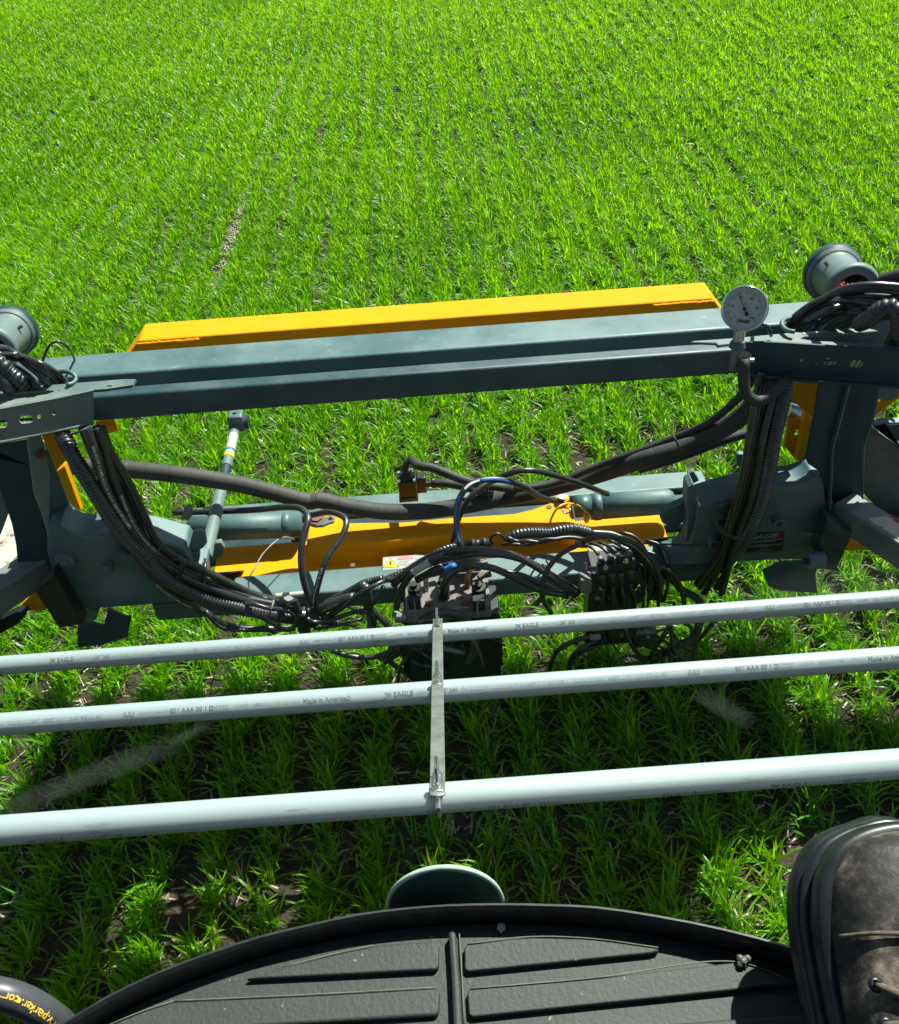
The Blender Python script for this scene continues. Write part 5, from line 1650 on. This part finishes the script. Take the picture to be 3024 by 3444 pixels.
for i in range(8):
    yy = 1.95 + .014 * (i % 4)
    hose(('leftmost hose of the bundle down the right upright', 'second hose from the left in the right bundle', 'third hose from the left in the right bundle', 'thin hose in the middle of the right bundle', 'thick hose just left of the corrugated conduit in the right bundle', 'rightmost plain hose of the right bundle', 'thin front cable left of centre in the right bundle', 'thin front cable right of centre in the right bundle')[i], 'S', None, (.0105, .0085, .011, .008, .0115, .0095, .007, .0075)[i], 'rubber' if i % 3 else 'rubber_gloss', group=RB, n=12,
         raw=mpath([('A3', *tops[i], 1.99), ('C5', *mids[i], yy), ('C5', *m2_[i], yy), ('C5', *m3_[i], yy), ('C5', *m4_[i], yy + .01), ('C5', *m5_[i], yy + .04), ('C5', *m6_[i], yy + .06)]))
hose('thick corrugated conduit down the right side of the right bundle', 'S', None, .0215, 'conduit', 'rib', n=18, group=RB, raw=mpath([('A3', 1160, 770, 2.0), ('A3', 1120, 950, 1.97), ('C5', 1275, 0, 1.96), ('C5', 1225, 300, 1.95), ('C5', 1180, 560, 1.95), ('C5', 1110, 850, 1.95), ('C5', 1010, 1120, 1.95), ('C5', 880, 1340, 1.97), ('C5', 760, 1480, 2.0)]))
hose('large round rubber loop tying the right bundle to the side box', 'C5', [(720, 930, 1.98), (640, 900, 1.95), (560, 925, 1.93), (515, 1000, 1.92), (540, 1100, 1.91), (620, 1200, 1.90), (720, 1265, 1.90), (810, 1290, 1.90), (880, 1265, 1.92)], .0062, 'rubber_dust', name='rubber_loop', cat='strap')
hose('thin black wire stretched from the valve bank to the right side box', 'A6', [(200, 555, 2.08), (300, 560, 2.08), (450, 565, 2.06), (620, 572, 2.02), (780, 575, 1.99)], .0030, name='wire', cat='wire')

# tangle in the middle
hose('ribbed conduit climbing over the danger sticker', 'A5', [(575, 775, 2.0), (640, 748, 2.0), (720, 712, 2.01), (830, 655, 2.02), (900, 608, 2.03), (960, 582, 2.04), (1050, 572, 2.05)], .0105, 'conduit', 'rib', n=14)
t_ = thing('cable_coupling', 'black threaded coupling joining conduits above the beam', 'coupling', at('A5', 1120, 565, Y=2.05))
p, q = at('A5', 1045, 572, Y=2.05), at('A5', 1200, 555, Y=2.05)
ax = q - p
MB().lathe(p, ax, [(0, .008), (0, .014), (ax.length * .28, .014), (ax.length * .28, .017), (ax.length * .42, .017), (ax.length * .42, .0155), (ax.length * .68, .0155), (ax.length * .70, .018), (ax.length * .82, .018), (ax.length * .84, .014), (ax.length, .014), (ax.length, 0)], 22).build('sleeve', 'plastic', t_)
for k in (.30, .72):
    MB().lathe(p + ax * k, ax, [(0, .0175), (.004, .0190), (.008, .0175)], 22).build('ring', 'rubber_dust', t_)
hose('fat corrugated conduit lying along the top of the beam', 'S', None, .0175, 'conduit', 'rib', n=18, raw=mpath([('A5', 1300, 540, 2.06), ('A5', 1335, 515, 2.06), ('A5', 1400, 500, 2.06), ('A5', 1470, 498, 2.06), ('A5', 1540, 500, 2.06), ('A5', 1610, 484, 2.06), ('A5', 1680, 478, 2.06), ('A5', 1760, 496, 2.06)]))
hose('tape-wrapped tail of the fat corrugated conduit', 'C4', [(845, 570, 2.06), (950, 578, 2.06), (1060, 585, 2.06), (1150, 620, 2.05), (1250, 690, 2.03), (1350, 800, 2.01), (1430, 900, 2.0), (1500, 960, 1.99)], .0105, 'conduit', n=12)
hose('black cable twisted under the fat conduit', 'C4', [(20, 620, 2.03), (120, 660, 2.03), (220, 655, 2.02), (360, 670, 2.02), (480, 640, 2.02), (640, 620, 2.03), (800, 640, 2.03)], .0060, name='cable', cat='cable')
hose('second black cable twisted under the fat conduit', 'C4', [(-40, 690, 2.03), (100, 690, 2.02), (250, 695, 2.02), (400, 640, 2.02), (560, 640, 2.02)], .0055, name='cable', cat='cable')
hose('small black strap loop beside the coupling', 'C3', [(1600, 1480, 2.02), (1570, 1400, 2.02), (1620, 1340, 2.02), (1690, 1325, 2.02), (1750, 1360, 2.02), (1800, 1430, 2.02)], .0045, name='cable', cat='cable')
bigarc = path('A5', [(640, 800, 1.98), (700, 735, 1.98), (760, 690, 1.98), (850, 640, 1.98), (950, 608, 1.98), (1080, 596, 1.98), (1200, 602, 1.98), (1330, 630, 1.98), (1440, 680, 1.98), (1540, 740, 1.98), (1620, 790, 1.98), (1700, 845, 1.98)])
o = hose('long black hose arching over the manifold to the valve bank', 'S', None, .0118, 'rubber_gloss', raw=bigarc, n=14)
stripe(o, bigarc, .0122, .94, .995, 'plastic_grey', Vector((0, -.6, .8)), 3.0)
hose('second black hose arching over the manifold', 'A5', [(790, 700, 2.0), (880, 665, 1.99), (1000, 635, 1.98), (1130, 618, 1.97), (1260, 625, 1.97), (1380, 655, 1.97), (1480, 710, 1.97), (1580, 780, 1.97), (1680, 860, 1.98)], .0105, 'rubber')
lp = path('A5', [(655, 930, 1.99), (672, 860, 1.98), (700, 795, 1.97), (750, 730, 1.965), (810, 690, 1.96), (870, 650, 1.96), (930, 625, 1.97)])
o = hose('black hose with a pale label sleeve left of the manifold', 'S', None, .0112, 'rubber', raw=lp, n=14)
stripe(o, lp, .0116, .62, .86, 'straw' if False else 'paper', Vector((-.2, -.6, .8)), 1.6)
hose('black hose arching low over the right half of the manifold', 'A5', [(920, 835, 1.93), (932, 790, 1.92), (970, 735, 1.92), (1030, 700, 1.92), (1110, 688, 1.92), (1200, 700, 1.93), (1300, 740, 1.94), (1400, 790, 1.95), (1500, 835, 1.96), (1630, 852, 1.98)], .0112, 'rubber_gloss', n=14)
hose('black hose just above the low arch right of the manifold', 'A5', [(1230, 715, 1.98), (1310, 728, 1.97), (1390, 748, 1.97), (1460, 780, 1.97), (1560, 825, 1.98), (1640, 870, 1.98)], .0090)
hose('black cable with a brown end sleeve left of the manifold', 'A5', [(590, 765, 1.99), (640, 770, 1.98), (690, 735, 1.98), (750, 700, 1.98)], .0095, 'rubber_dust', name='cable', cat='cable')
# harness left of manifold
hose('ribbed conduit rising from the left tangle to the beam', 'C2', [(60, 1020, 2.03), (250, 920, 2.03), (450, 810, 2.02), (620, 720, 2.02), (760, 640, 2.02), (900, 570, 2.02), (1050, 530, 2.02), (1220, 495, 2.01)], .0115, 'conduit', 'rib', n=14)
hose('fat ribbed conduit elbow dropping from the harness', 'C2', [(820, 640, 2.0), (880, 620, 1.98), (930, 660, 1.97), (945, 760, 1.97), (950, 860, 1.97), (965, 960, 1.98), (1000, 1060, 1.99), (1030, 1180, 2.0), (1030, 1330, 2.0)], .0150, 'conduit', 'rib', n=16)
hose('ribbed conduit branch leaning right under the harness', 'C2', [(1010, 1020, 2.0), (1080, 1080, 2.0), (1160, 1160, 2.0), (1260, 1250, 2.0), (1330, 1330, 2.0)], .0115, 'conduit', 'rib', n=14)
hose('thick dark hose stub with white print in the left tangle', 'C2', [(120, 1050, 2.0), (300, 960, 1.99), (450, 890, 1.99), (600, 840, 1.99), (740, 810, 1.99)], .0170, 'rubber', n=16, text=[('1/4 X 2W 1-1014', .03, .008, 'white', (0, -.9, .4))])
hose('thin black cable crossing the harness diagonally', 'C2', [(330, 1140, 1.98), (480, 1030, 1.97), (640, 910, 1.96), (800, 770, 1.95), (960, 670, 1.95), (1120, 590, 1.96), (1250, 520, 1.98)], .0072, name='cable', cat='cable')
hose('black cable branching from the fat conduit elbow up to the beam', 'C2', [(945, 1050, 1.97), (1020, 960, 1.96), (1100, 850, 1.96), (1170, 740, 1.96), (1240, 620, 1.97)], .0075, name='cable', cat='cable')
hose('black cable waving along the bottom of the left tangle', 'C2', [(-90, 1180, 1.96), (0, 1235, 1.96), (150, 1245, 1.96), (320, 1215, 1.96), (500, 1150, 1.96), (680, 1080, 1.96), (850, 1045, 1.96), (930, 1055, 1.96), (1010, 1130, 1.97), (1050, 1250, 1.98)], .0075, 'rubber_gloss', name='cable', cat='cable')
hose('straight black rod lying low in the left tangle', 'C2', [(30, 1360, 1.97), (300, 1330, 1.97), (600, 1260, 1.97), (860, 1180, 1.98)], .0050, name='cable', cat='cable')
for i in range(9):
    x0, y0 = random.uniform(-250, 300), random.uniform(1050, 1300)
    x1, y1 = x0 + random.uniform(300, 700), y0 + random.uniform(-160, 120)
    hose('loose dark cable in the left tangle behind the front pipe', 'C2', [(x0, y0, 2.02), ((x0 * 2 + x1) / 3, y0 + random.uniform(-60, 120), 2.0), ((x0 + 2 * x1) / 3, y1 + random.uniform(-90, 90), 2.0), (x1, y1, 2.02)], random.uniform(.003, .0065), name='cable', cat='cable', group='loose cables in the left tangle')
# junction fitting cluster
J = thing('hose_junction', 'cluster of black and pale fittings where the left hoses end', 'fitting', at('A5', 60, 930, Y=1.98))
def jc(p, q, r, mat, nm='fitting'):
    MB().cyl(p, q, r, n=14).build(nm, mat, J)
jc(at('C1', 1270, 970, Y=1.98), at('C1', 1400, 985, Y=1.98), .016, 'rubber', 'hose_end')
jc(at('C1', 1290, 1030, Y=1.97), at('C1', 1420, 1045, Y=1.97), .013, 'rubber_gloss', 'hose_end')
jc(at('C1', 1330, 940, Y=1.97), at('C1', 1330, 1000, Y=1.97), .012, 'plastic_grey', 'dome_cap')
jc(at('C1', 1400, 960, Y=1.97), at('C1', 1470, 1120, Y=1.96), .010, 'rubber', 'elbow')
jc(at('C1', 1180, 915, Y=2.03), at('C1', 1540, 885, Y=2.03), .009, 'cream', 'sleeve')
MB().box(at('C1', 1500, 1200, Y=1.99), (.018, 0, 0), (0, .02, 0), (0, 0, .06)).build('mounting_post', 'black', J, .003)
jc(at('C1', 1440, 1120, Y=1.96), at('C1', 1530, 1130, Y=1.96), .009, 'steel', 'swivel')
hose('long black wire draped along the tangle bottom', 'A5', [(0, 1055, 1.97), (60, 1045, 1.97), (90, 990, 1.96), (60, 950, 1.96), (0, 940, 1.96), (-60, 935, 1.97)], .0068, 'rubber_gloss', name='cable', cat='cable')

# manifold
mz = drop(2.10)
m0, m1 = at('A5', 705, 840, Z=mz), at('A5', 1200, 800, Z=mz)
MFx0, MFx1 = at('A5', 705, 940, Z=mz).x, at('A5', 1200, 920, Z=mz).x
yf = at('A5', 950, 935, Z=mz).y
yb = at('A5', 950, 735, Z=mz).y
MF = thing('hydraulic_manifold', 'dusty metal manifold block with plugs, elbows and black coils below the beam', 'manifold', ((MFx0 + MFx1) / 2, yf, mz - .05))
MB().abox(MFx0, MFx1, yf, yb, mz - .055, mz).build('block', 'block', MF, .004)
MB().abox(MFx0 - .01, MFx1 + .028, yf + .02, yb + .02, mz - .40, mz - .06).build('back_plate', 'black', MF, .004)
def on_m(x, y, dz=0.0):
    return at('A5', x, y, Z=mz) + Vector((0, 0, dz))
for x, y, r in ((845, 912, .014), (1050, 908, .014)):
    c = on_m(x, y)
    MB().cyl(c, c + Vector((0, 0, .014)), r, n=6).build('hex_plug', 'copper', MF, .0015)
c = on_m(1020, 868)
MB().cyl(c, c + Vector((0, 0, .004)), .011, n=20).cyl(c + Vector((0, 0, .004)), c + Vector((0, 0, .005)), .005, n=6).build('socket_plug', 'copper', MF)
c = on_m(975, 885)
MB().cyl(c, c + Vector((0, 0, .001)), .006, n=14).build('bolt_hole', 'copper', MF)
for x in (765, 1130):
    c = on_m(x, 862)
    MB().cyl(c, c + Vector((0, -.004, .050)), .023, n=20).cyl(c + Vector((0, -.004, .050)), c + Vector((0, -.005, .062)), .012, n=6).build('solenoid_coil', 'plastic', MF, .002)
    d = on_m(x - 3, 905)
    MB().box(d + Vector((0, -.01, .014)), (.020, 0, 0), (0, .016, 0), (0, 0, .024)).build('coil_plug', 'plastic', MF, .003)
c = on_m(930, 868)
MB().cyl(c, c + Vector((0, 0, .05)), .020, n=18).build('port_stem', 'plastic', MF)
# elbows
def elbow(pts, r, mat):
    MB().tube(spline(pts, .004), r, 14).build('elbow', mat, MF)
elbow([on_m(828, 830, -.0), on_m(828, 815, .03), on_m(840, 790, .045), on_m(880, 762, .05)], .0085, 'steel')
MB().cyl(on_m(868, 765, .05), on_m(912, 752, .05), .012, n=8).build('swivel_nut', 'steel', MF)
elbow([on_m(1065, 815, -.0), on_m(1065, 800, .03), on_m(1078, 780, .045), on_m(1110, 755, .05)], .0085, 'brass')
MB().cyl(on_m(1105, 755, .05), on_m(1180, 735, .055), .011, n=14).build('hose_end', 'steel', MF)
for a, b in (((1128, 795), (1165, 778)), ((1165, 780), (1200, 772))):
    MB().cyl(on_m(*a, .03), on_m(*b, .03), .010, n=6).build('brass_nut', 'copper', MF)
MB().cyl(on_m(920, 850, .05), on_m(950, 770, .075), .0125, n=14).build('hose_end', 'rubber', MF)
MB().cyl(on_m(948, 780, .074), on_m(968, 750, .08), .0135, n=14).build('crimp_collar', 'steel', MF)
MB().cyl(on_m(640, 955, -.03), on_m(706, 945, -.03), .016, n=8).build('hose_end', 'plastic_grey', MF)
MB().abox(MFx0 + .14, MFx1 - .02, yb - .0, yb + .006, mz + .0, mz + .10).build('tab_plate', 'block', MF, .002)
hose('black hose with a blue tip leaning on the manifold back edge', 'A5', [(830, 745, 2.02), (870, 735, 2.0), (930, 715, 1.99), (990, 690, 1.98)], .0100, 'rubber')
bt = path('A5', [(930, 715, 1.99), (960, 703, 1.985), (992, 688, 1.98)])
tag(MB().tube(spline(bt), .0106, 14).build('blue_hose', 'blue'), 'blue printed hose end poking up behind the manifold', 'hose')
hose('black hose with a silver end reaching over the manifold back edge', 'A5', [(770, 770, 2.0), (820, 745, 2.0), (870, 715, 1.99), (920, 690, 1.99)], .0125, 'rubber')
hose('grey wire drooping from the left manifold coil', 'A5', [(757, 895, 1.90), (765, 940, 1.90), (767, 1010, 1.92)], .0022, 'grey_wire', name='wire', cat='wire')
hose('grey wire drooping from the right manifold coil', 'A5', [(1155, 868, 1.90), (1130, 885, 1.90), (1120, 930, 1.90), (1130, 985, 1.92)], .0022, 'grey_wire', name='wire', cat='wire')
hose('black conduit arc hanging in front of the manifold', 'A5', [(800, 1010, 1.90), (870, 970, 1.88), (940, 955, 1.88), (1010, 965, 1.88), (1055, 1000, 1.89), (1090, 1060, 1.90), (1105, 1120, 1.90), (1100, 1180, 1.92), (1070, 1240, 1.94)], .0140, 'conduit', 'rib', n=16)
# boxes hanging under the manifold
LBX = thing('lower_valve_box', 'black box with loose white wires hanging below the manifold', 'valve box', at('A5', 780, 1240, Y=2.0))
MB().abox(at('A5', 690, 1240, Y=2.0).x, at('A5', 880, 1240, Y=2.0).x, 2.0, 2.10, at('A5', 800, 1315, Y=2.0).z, at('A5', 800, 1180, Y=2.0).z).build('case', 'plastic', LBX, .004)
MB().abox(at('A5', 1165, 1240, Y=2.0).x, at('A5', 1268, 1240, Y=2.0).x, 2.0, 2.10, at('A5', 1200, 1275, Y=2.0).z, at('A5', 1200, 1130, Y=2.0).z).build('case', 'black', LBX, .004)
c = at('A5', 1212, 1215, Y=1.998)
MB().box(c, (.024, 0, 0), (0, .001, 0), (0, 0, .026)).build('label', 'cream', LBX)
for k in range(3):
    MB().tube(spline(path('A5', [(750 + 12 * k, 1200, 1.98), (790 + 10 * k, 1235, 1.97), (830 + 8 * k, 1260 + 6 * k, 1.97), (850, 1300, 1.98)])), .0016, 6).build('white_wire', 'grey_wire', LBX)
for k, (y0, r) in enumerate(((1160, .012), (1185, .009), (1130, .014))):
    hose(('thick ribbed conduit sagging below the front pipe under the manifold', 'plain black hose sagging lowest under the manifold', 'fattest ribbed conduit sagging highest under the manifold')[k], 'A5', [(560 + 30 * k, y0 + 60, 2.0), (650, y0 + 20, 1.98), (740, y0 - 20, 1.97), (860, y0 - 10, 1.97), (960, y0 + 30, 1.98), (1000, y0 + 90, 2.0)], r, 'conduit', 'rib' if k != 1 else 'plain', n=12, group='conduits under the manifold')
hose('glossy black hose curving below the front pipe left of the strap', 'A5', [(285, 1175, 1.97), (330, 1192, 1.96), (420, 1213, 1.96), (510, 1215, 1.96), (600, 1190, 1.96), (680, 1150, 1.97)], .0092, 'rubber_gloss')
hose('black hose dangling steeply under the manifold', 'A5', [(585, 1210, 1.98), (640, 1258, 1.98), (700, 1300, 1.98), (770, 1345, 1.99), (860, 1380, 2.0)], .0085)
hose('short silver-wrapped cable right of the strap', 'A5', [(900, 1140, 1.95), (940, 1165, 1.93), (1000, 1178, 1.92), (1045, 1188, 1.92)], .0085, 'plastic_grey')
for i in range(16):
    x0, y0 = random.uniform(680, 1150), random.uniform(930, 1250)
    x1, y1 = x0 + random.uniform(-160, 200), y0 + random.uniform(60, 200)
    hose('loose dark cable hanging about the manifold', 'A5', [(x0, y0, 1.97), ((x0 * 2 + x1) / 3 + random.uniform(-50, 50), y0 + (y1 - y0) * .3, 1.94), ((x0 + 2 * x1) / 3 + random.uniform(-50, 50), y0 + (y1 - y0) * .7, 1.94), (x1, y1, 1.97)], random.uniform(.003, .008), name='cable', cat='cable', group='loose cables about the manifold')

# valve bank at right of centre
vb0, vb1 = at('B8', 300, 700, Y=1.98), at('B8', 900, 650, Y=1.98)
VB = thing('valve_bank', 'black four-section valve bank with grey plugs right of the manifold', 'valve bank', at('B8', 620, 800, Y=1.98))
vzt = at('B8', 600, 560, Y=1.98).z
vzb = at('B8', 600, 1500, Y=1.98).z
navy = plain('navy_black_case', (.012, .020, .026), .35)
MB().abox(vb0.x, vb1.x, 1.98, 2.02, vzb, vzt - .03).build('face_plate', navy, VB, .003)
MB().abox(vb0.x + .01, vb1.x - .01, 2.02, 2.10, vzb + .03, vzt - .04).build('valve_body', 'black', VB, .004)
g0 = at('B8', 245, 750, Y=1.97)
MB().box(g0, (.018, 0, 0), (0, .02, 0), (0, 0, .030)).build('side_block', 'block', VB, .003)
for i, (x, yt) in enumerate(((445, 540), (560, 520), (665, 510), (780, 480))):
    def bp(dx, dy, Y):
        return at('B8', x + dx, yt + dy, Y=Y)
    c = bp(0, 70, 1.955)
    MB().box(c, (.0155, 0, 0), (0, .014, 0), (0, 0, .030)).build('connector_body', 'plastic', VB, .003)
    MB().tube([bp(10, 110, 1.945), bp(12, 160, 1.942), bp(15, 215, 1.942), bp(20, 270, 1.945)], lambda t: .0125 - .006 * t, 12).build('boot_sleeve', 'rubber', VB)
    k0, k1 = bp(-5, -20, 1.965), bp(-30, -110, 1.985)
    MB().tube([k0, k0.lerp(k1, .5), k1], lambda t: .011 - .004 * t, 10).build('grey_plug', 'plastic_grey', VB)
    MB().box(bp(-3, -35, 1.955), (.009, 0, 0), (0, .006, 0), (0, 0, .012)).build('plug_clip', 'plastic', VB, .001)
    hose(('first', 'second', 'third', 'fourth')[i] + ' grey plug lead from the left on the valve bank', 'S', None, .0055, 'rubber', name='cable', cat='cable', group='valve bank leads', raw=[k1] + mpath([('B8', x - 75 - 10 * i, yt - 170, 2.0), ('B8', x - 150, yt - 225 + 10 * i, 2.02), ('B8', x - 260, yt - 250, 2.04)]))
    hose(('first', 'second', 'third', 'fourth')[i] + ' cable from the left dropping out of the valve bank sleeves', 'S', None, .0052, 'rubber_gloss', name='cable', cat='cable', group='valve bank drop cables', raw=mpath([('B8', x + 20, yt + 265, 1.945), ('B8', x + 25, yt + 340, 1.94), ('B8', x + 10 + 18 * i, yt + 430, 1.94), ('B8', x - 20 + 30 * i, yt + 560, 1.95), ('B8', x + 40 * i, yt + 760, 1.97)]))
for x, y in ((493, 565), (740, 490), (433, 815), (392, 935)):
    c = at('B8', x, y, Y=1.94 if y < 600 else 1.978)
    MB().cyl(c + Vector((0, .002, 0)), c - Vector((0, .004, 0)), .0085, n=18).cyl(c - Vector((0, .004, 0)), c - Vector((0, .009, 0)), .005, n=6).build('bolt', 'steel', VB)
for x, y, r in ((545, 960, .016), (700, 960, .017), (880, 930, .021)):
    c = at('B8', x, y, Y=1.972)
    MB().cyl(c, c + Vector((0, -.012, .035)), r, n=22).cyl(c + Vector((0, -.012, .035)), c + Vector((0, -.0135, .040)), r * .45, n=6).build('knurled_knob', 'plastic', VB, .001)
for i in range(3):
    c = at('B8', 400 + 190 * i, 1330, Y=1.965)
    MB().box(c, (.022, 0, 0), (0, .012, 0), (0, 0, .030)).build('lower_block', 'plastic', VB, .003)
c = at('B8', 935, 1425, Y=1.955)
MB().box(at('B8', 960, 1430, Y=1.962), (.040, 0, 0), (0, .010, 0), (0, 0, .032)).build('control_box', 'plastic', VB, .003)
MB().box(c, (.012, 0, 0), (0, .0008, 0), (0, 0, .004)).build('label', 'cream', VB)
for dy in (-45, 10):
    MB().cyl(at('B8', 1005, 1400 + dy, Y=1.955), at('B8', 1005, 1400 + dy, Y=1.948), .005, n=14).build('lamp', 'plastic_grey', VB)
MB().abox(at('B8', 600, 1300, Y=1.98).x, at('B8', 1090, 1300, Y=1.98).x, 1.955, 2.0, at('B8', 800, 1335, Y=1.98).z, at('B8', 800, 1290, Y=1.98).z).build('bracket', 'block', VB, .002)
plate('right_frame', P('B8', [(970, 620), (1040, 640), (1200, 940), (1205, 1000), (1010, 960)], Y=1.99), .03, 'black', VB)
mb = MB().tube(spline(path('B8', [(230, 515, 2.09), (270, 520, 2.08), (265, 580, 2.06), (285, 610, 2.05), (375, 605, 2.05)])), .0035, 8)
tag(mb.build('wire_bracket', 'steel'), 'small bent steel rod bracket left of the valve bank', 'bracket')
hose('black cable making the widest arch over the valve bank', 'S', None, .0078, 'rubber', raw=mpath([('A5', 1545, 960, 1.92), ('A5', 1500, 880, 1.91), ('A5', 1495, 800, 1.91), ('A5', 1530, 700, 1.92), ('A5', 1610, 615, 1.94), ('A5', 1720, 560, 1.95), ('B8', 150, 285, 1.96), ('B8', 330, 215, 1.96), ('B8', 550, 195, 1.96), ('B8', 740, 235, 1.95), ('B8', 900, 320, 1.95), ('B8', 1040, 460, 1.94), ('B8', 1120, 600, 1.93), ('B8', 1150, 760, 1.93), ('B8', 1150, 900, 1.94)]), name='cable', cat='cable')
hose('ribbed cable following the arch over the valve bank', 'B8', [(560, 190, 2.0), (700, 260, 1.99), (850, 340, 1.98), (980, 470, 1.97), (1070, 590, 1.96), (1150, 700, 1.95), (1160, 820, 1.95)], .0092, 'conduit', 'rib', n=12, name='cable', cat='cable')
hose('glossy cable looping right of the valve bank down behind the pipe', 'B8', [(1120, 600, 1.97), (1180, 570, 1.96), (1270, 610, 1.96), (1360, 720, 1.96), (1410, 850, 1.96), (1440, 1000, 1.97), (1450, 1150, 1.98)], .0080, 'rubber_gloss', name='cable', cat='cable')
hose('flat black harness slanting down right of the valve bank', 'B8', [(1140, 600, 2.02), (1300, 720, 2.01), (1430, 850, 2.0), (1560, 920, 2.0), (1640, 1000, 2.0)], .0125, 'rubber_dust', name='harness', cat='harness')
hose('black hose making the deepest loop under the front pipe at right', 'B8', [(1270, 1230, 1.98), (1290, 1400, 1.97), (1320, 1560, 1.96), (1400, 1650, 1.96), (1500, 1660, 1.96), (1570, 1560, 1.96), (1600, 1400, 1.97), (1610, 1240, 1.98)], .0078, 'rubber')
hose('thick black hose rising to the right bundle under the front pipe', 'B8', [(1040, 1680, 2.0), (1200, 1600, 1.99), (1350, 1520, 1.98), (1500, 1450, 1.98), (1590, 1350, 1.98), (1640, 1200, 1.99), (1800, 1000, 2.0)], .0145, 'rubber', n=14)
hose('black hose slanting from the pipe to the bundle end', 'B8', [(1030, 1640, 1.98), (1120, 1500, 1.97), (1200, 1380, 1.96), (1280, 1240, 1.97)], .0085)
hose('black hose rising at the far right of the loops', 'B8', [(1560, 1500, 1.99), (1680, 1370, 1.98), (1800, 1210, 1.98), (1900, 1080, 2.0)], .0075)
hose('ribbed plug with a cable left of the lower valve box', 'B8', [(-120, 1590, 1.97), (0, 1520, 1.96), (120, 1450, 1.96), (250, 1415, 1.96), (430, 1400, 1.96)], .0085, 'rubber', name='cable', cat='cable')
hose('thin cable curving under the ribbed plug', 'B8', [(40, 1795, 1.98), (60, 1700, 1.97), (120, 1600, 1.96), (240, 1510, 1.96), (400, 1450, 1.97)], .0072, name='cable', cat='cable')
c0, c1 = at('B8', 300, 1410, Y=1.955), at('B8', 440, 1390, Y=1.955)
tag(MB().tube(resample([c0, c1], .004), lambda t: .013 + .0015 * math.sin(t * 60), 12).build('cable_plug', 'plastic_grey'), 'grey ribbed cable plug below the front pipe', 'plug')
hose('cable swinging down from the valve bank below the pipe', 'B8', [(730, 1290, 1.95), (760, 1400, 1.94), (820, 1520, 1.94), (900, 1620, 1.95), (1020, 1680, 1.97)], .0070, 'rubber_gloss', name='cable', cat='cable')
hose('thin cables fanning out at the lowest point of the bank', 'B8', [(580, 1790, 1.98), (620, 1700, 1.97), (720, 1640, 1.97), (860, 1640, 1.97), (1000, 1690, 1.97)], .0045, name='cable', cat='cable')
for i in range(18):
    x0, y0 = random.uniform(450, 1500), random.uniform(1000, 1450)
    x1, y1 = x0 + random.uniform(-350, 350), y0 + random.uniform(150, 420)
    hose('loose dark cable hanging about the valve bank', 'B8', [(x0, y0, 1.99), ((x0 * 2 + x1) / 3 + random.uniform(-90, 90), y0 + (y1 - y0) * .3, 1.97), ((x0 + 2 * x1) / 3 + random.uniform(-90, 90), y0 + (y1 - y0) * .8, 1.97), (x1, min(y1, 1750), 1.99)], random.uniform(.003, .007), name='cable', cat='cable', group='loose cables about the valve bank')
for i in range(10):
    x0, y0 = random.uniform(900, 1300), random.uniform(200, 500)
    hose('dark lead running from the beam into the valve bank', 'B8', [(x0 - 300, y0 - 60, 2.03), (x0 - 120, y0, 2.01), (x0, y0 + 160, 1.99), (x0 + random.uniform(-40, 90), y0 + 330, 1.98), (x0 + random.uniform(-60, 120), y0 + 560, 1.99)], random.uniform(.003, .006), name='cable', cat='cable', group='leads entering the valve bank')
hose('black cable curving down in front of the lower pipe gap at centre right', 'A5', [(1800, 1090, 1.97), (1700, 1115, 1.97), (1610, 1150, 1.97), (1555, 1220, 1.98), (1535, 1300, 2.0)], .0078, 'rubber', name='cable', cat='cable')
hose('second black cable curving down at centre right', 'A5', [(1810, 1150, 1.97), (1730, 1180, 1.97), (1675, 1225, 1.98), (1650, 1290, 2.0)], .0070, 'rubber_dust', name='cable', cat='cable')

# hose at the lower left outside the cab
pk = [at('L', -260, 1215, D=.95), at('L', -120, 1185, D=.95), at('L', 20, 1200, D=.95), at('L', 150, 1245, D=.96), at('L', 270, 1315, D=.97), at('L', 370, 1400, D=.99), at('L', 440, 1530, D=1.02)]
M['rubber_grey'] = plain('grey_sheen_rubber', (.045, .050, .056), .4)
o = hose('thick glossy black hose with yellow print at the lower left corner', 'S', None, .0165, 'rubber_grey', raw=pk, n=28)
rp = spline(pk, .01)
t = text_on_path('2016  www.parker.com  -', rp, .0165, .038, .0115, (.1, -.35, .95), flip=True, eps=.0004)
link('lettering', t, 'yprint', o)
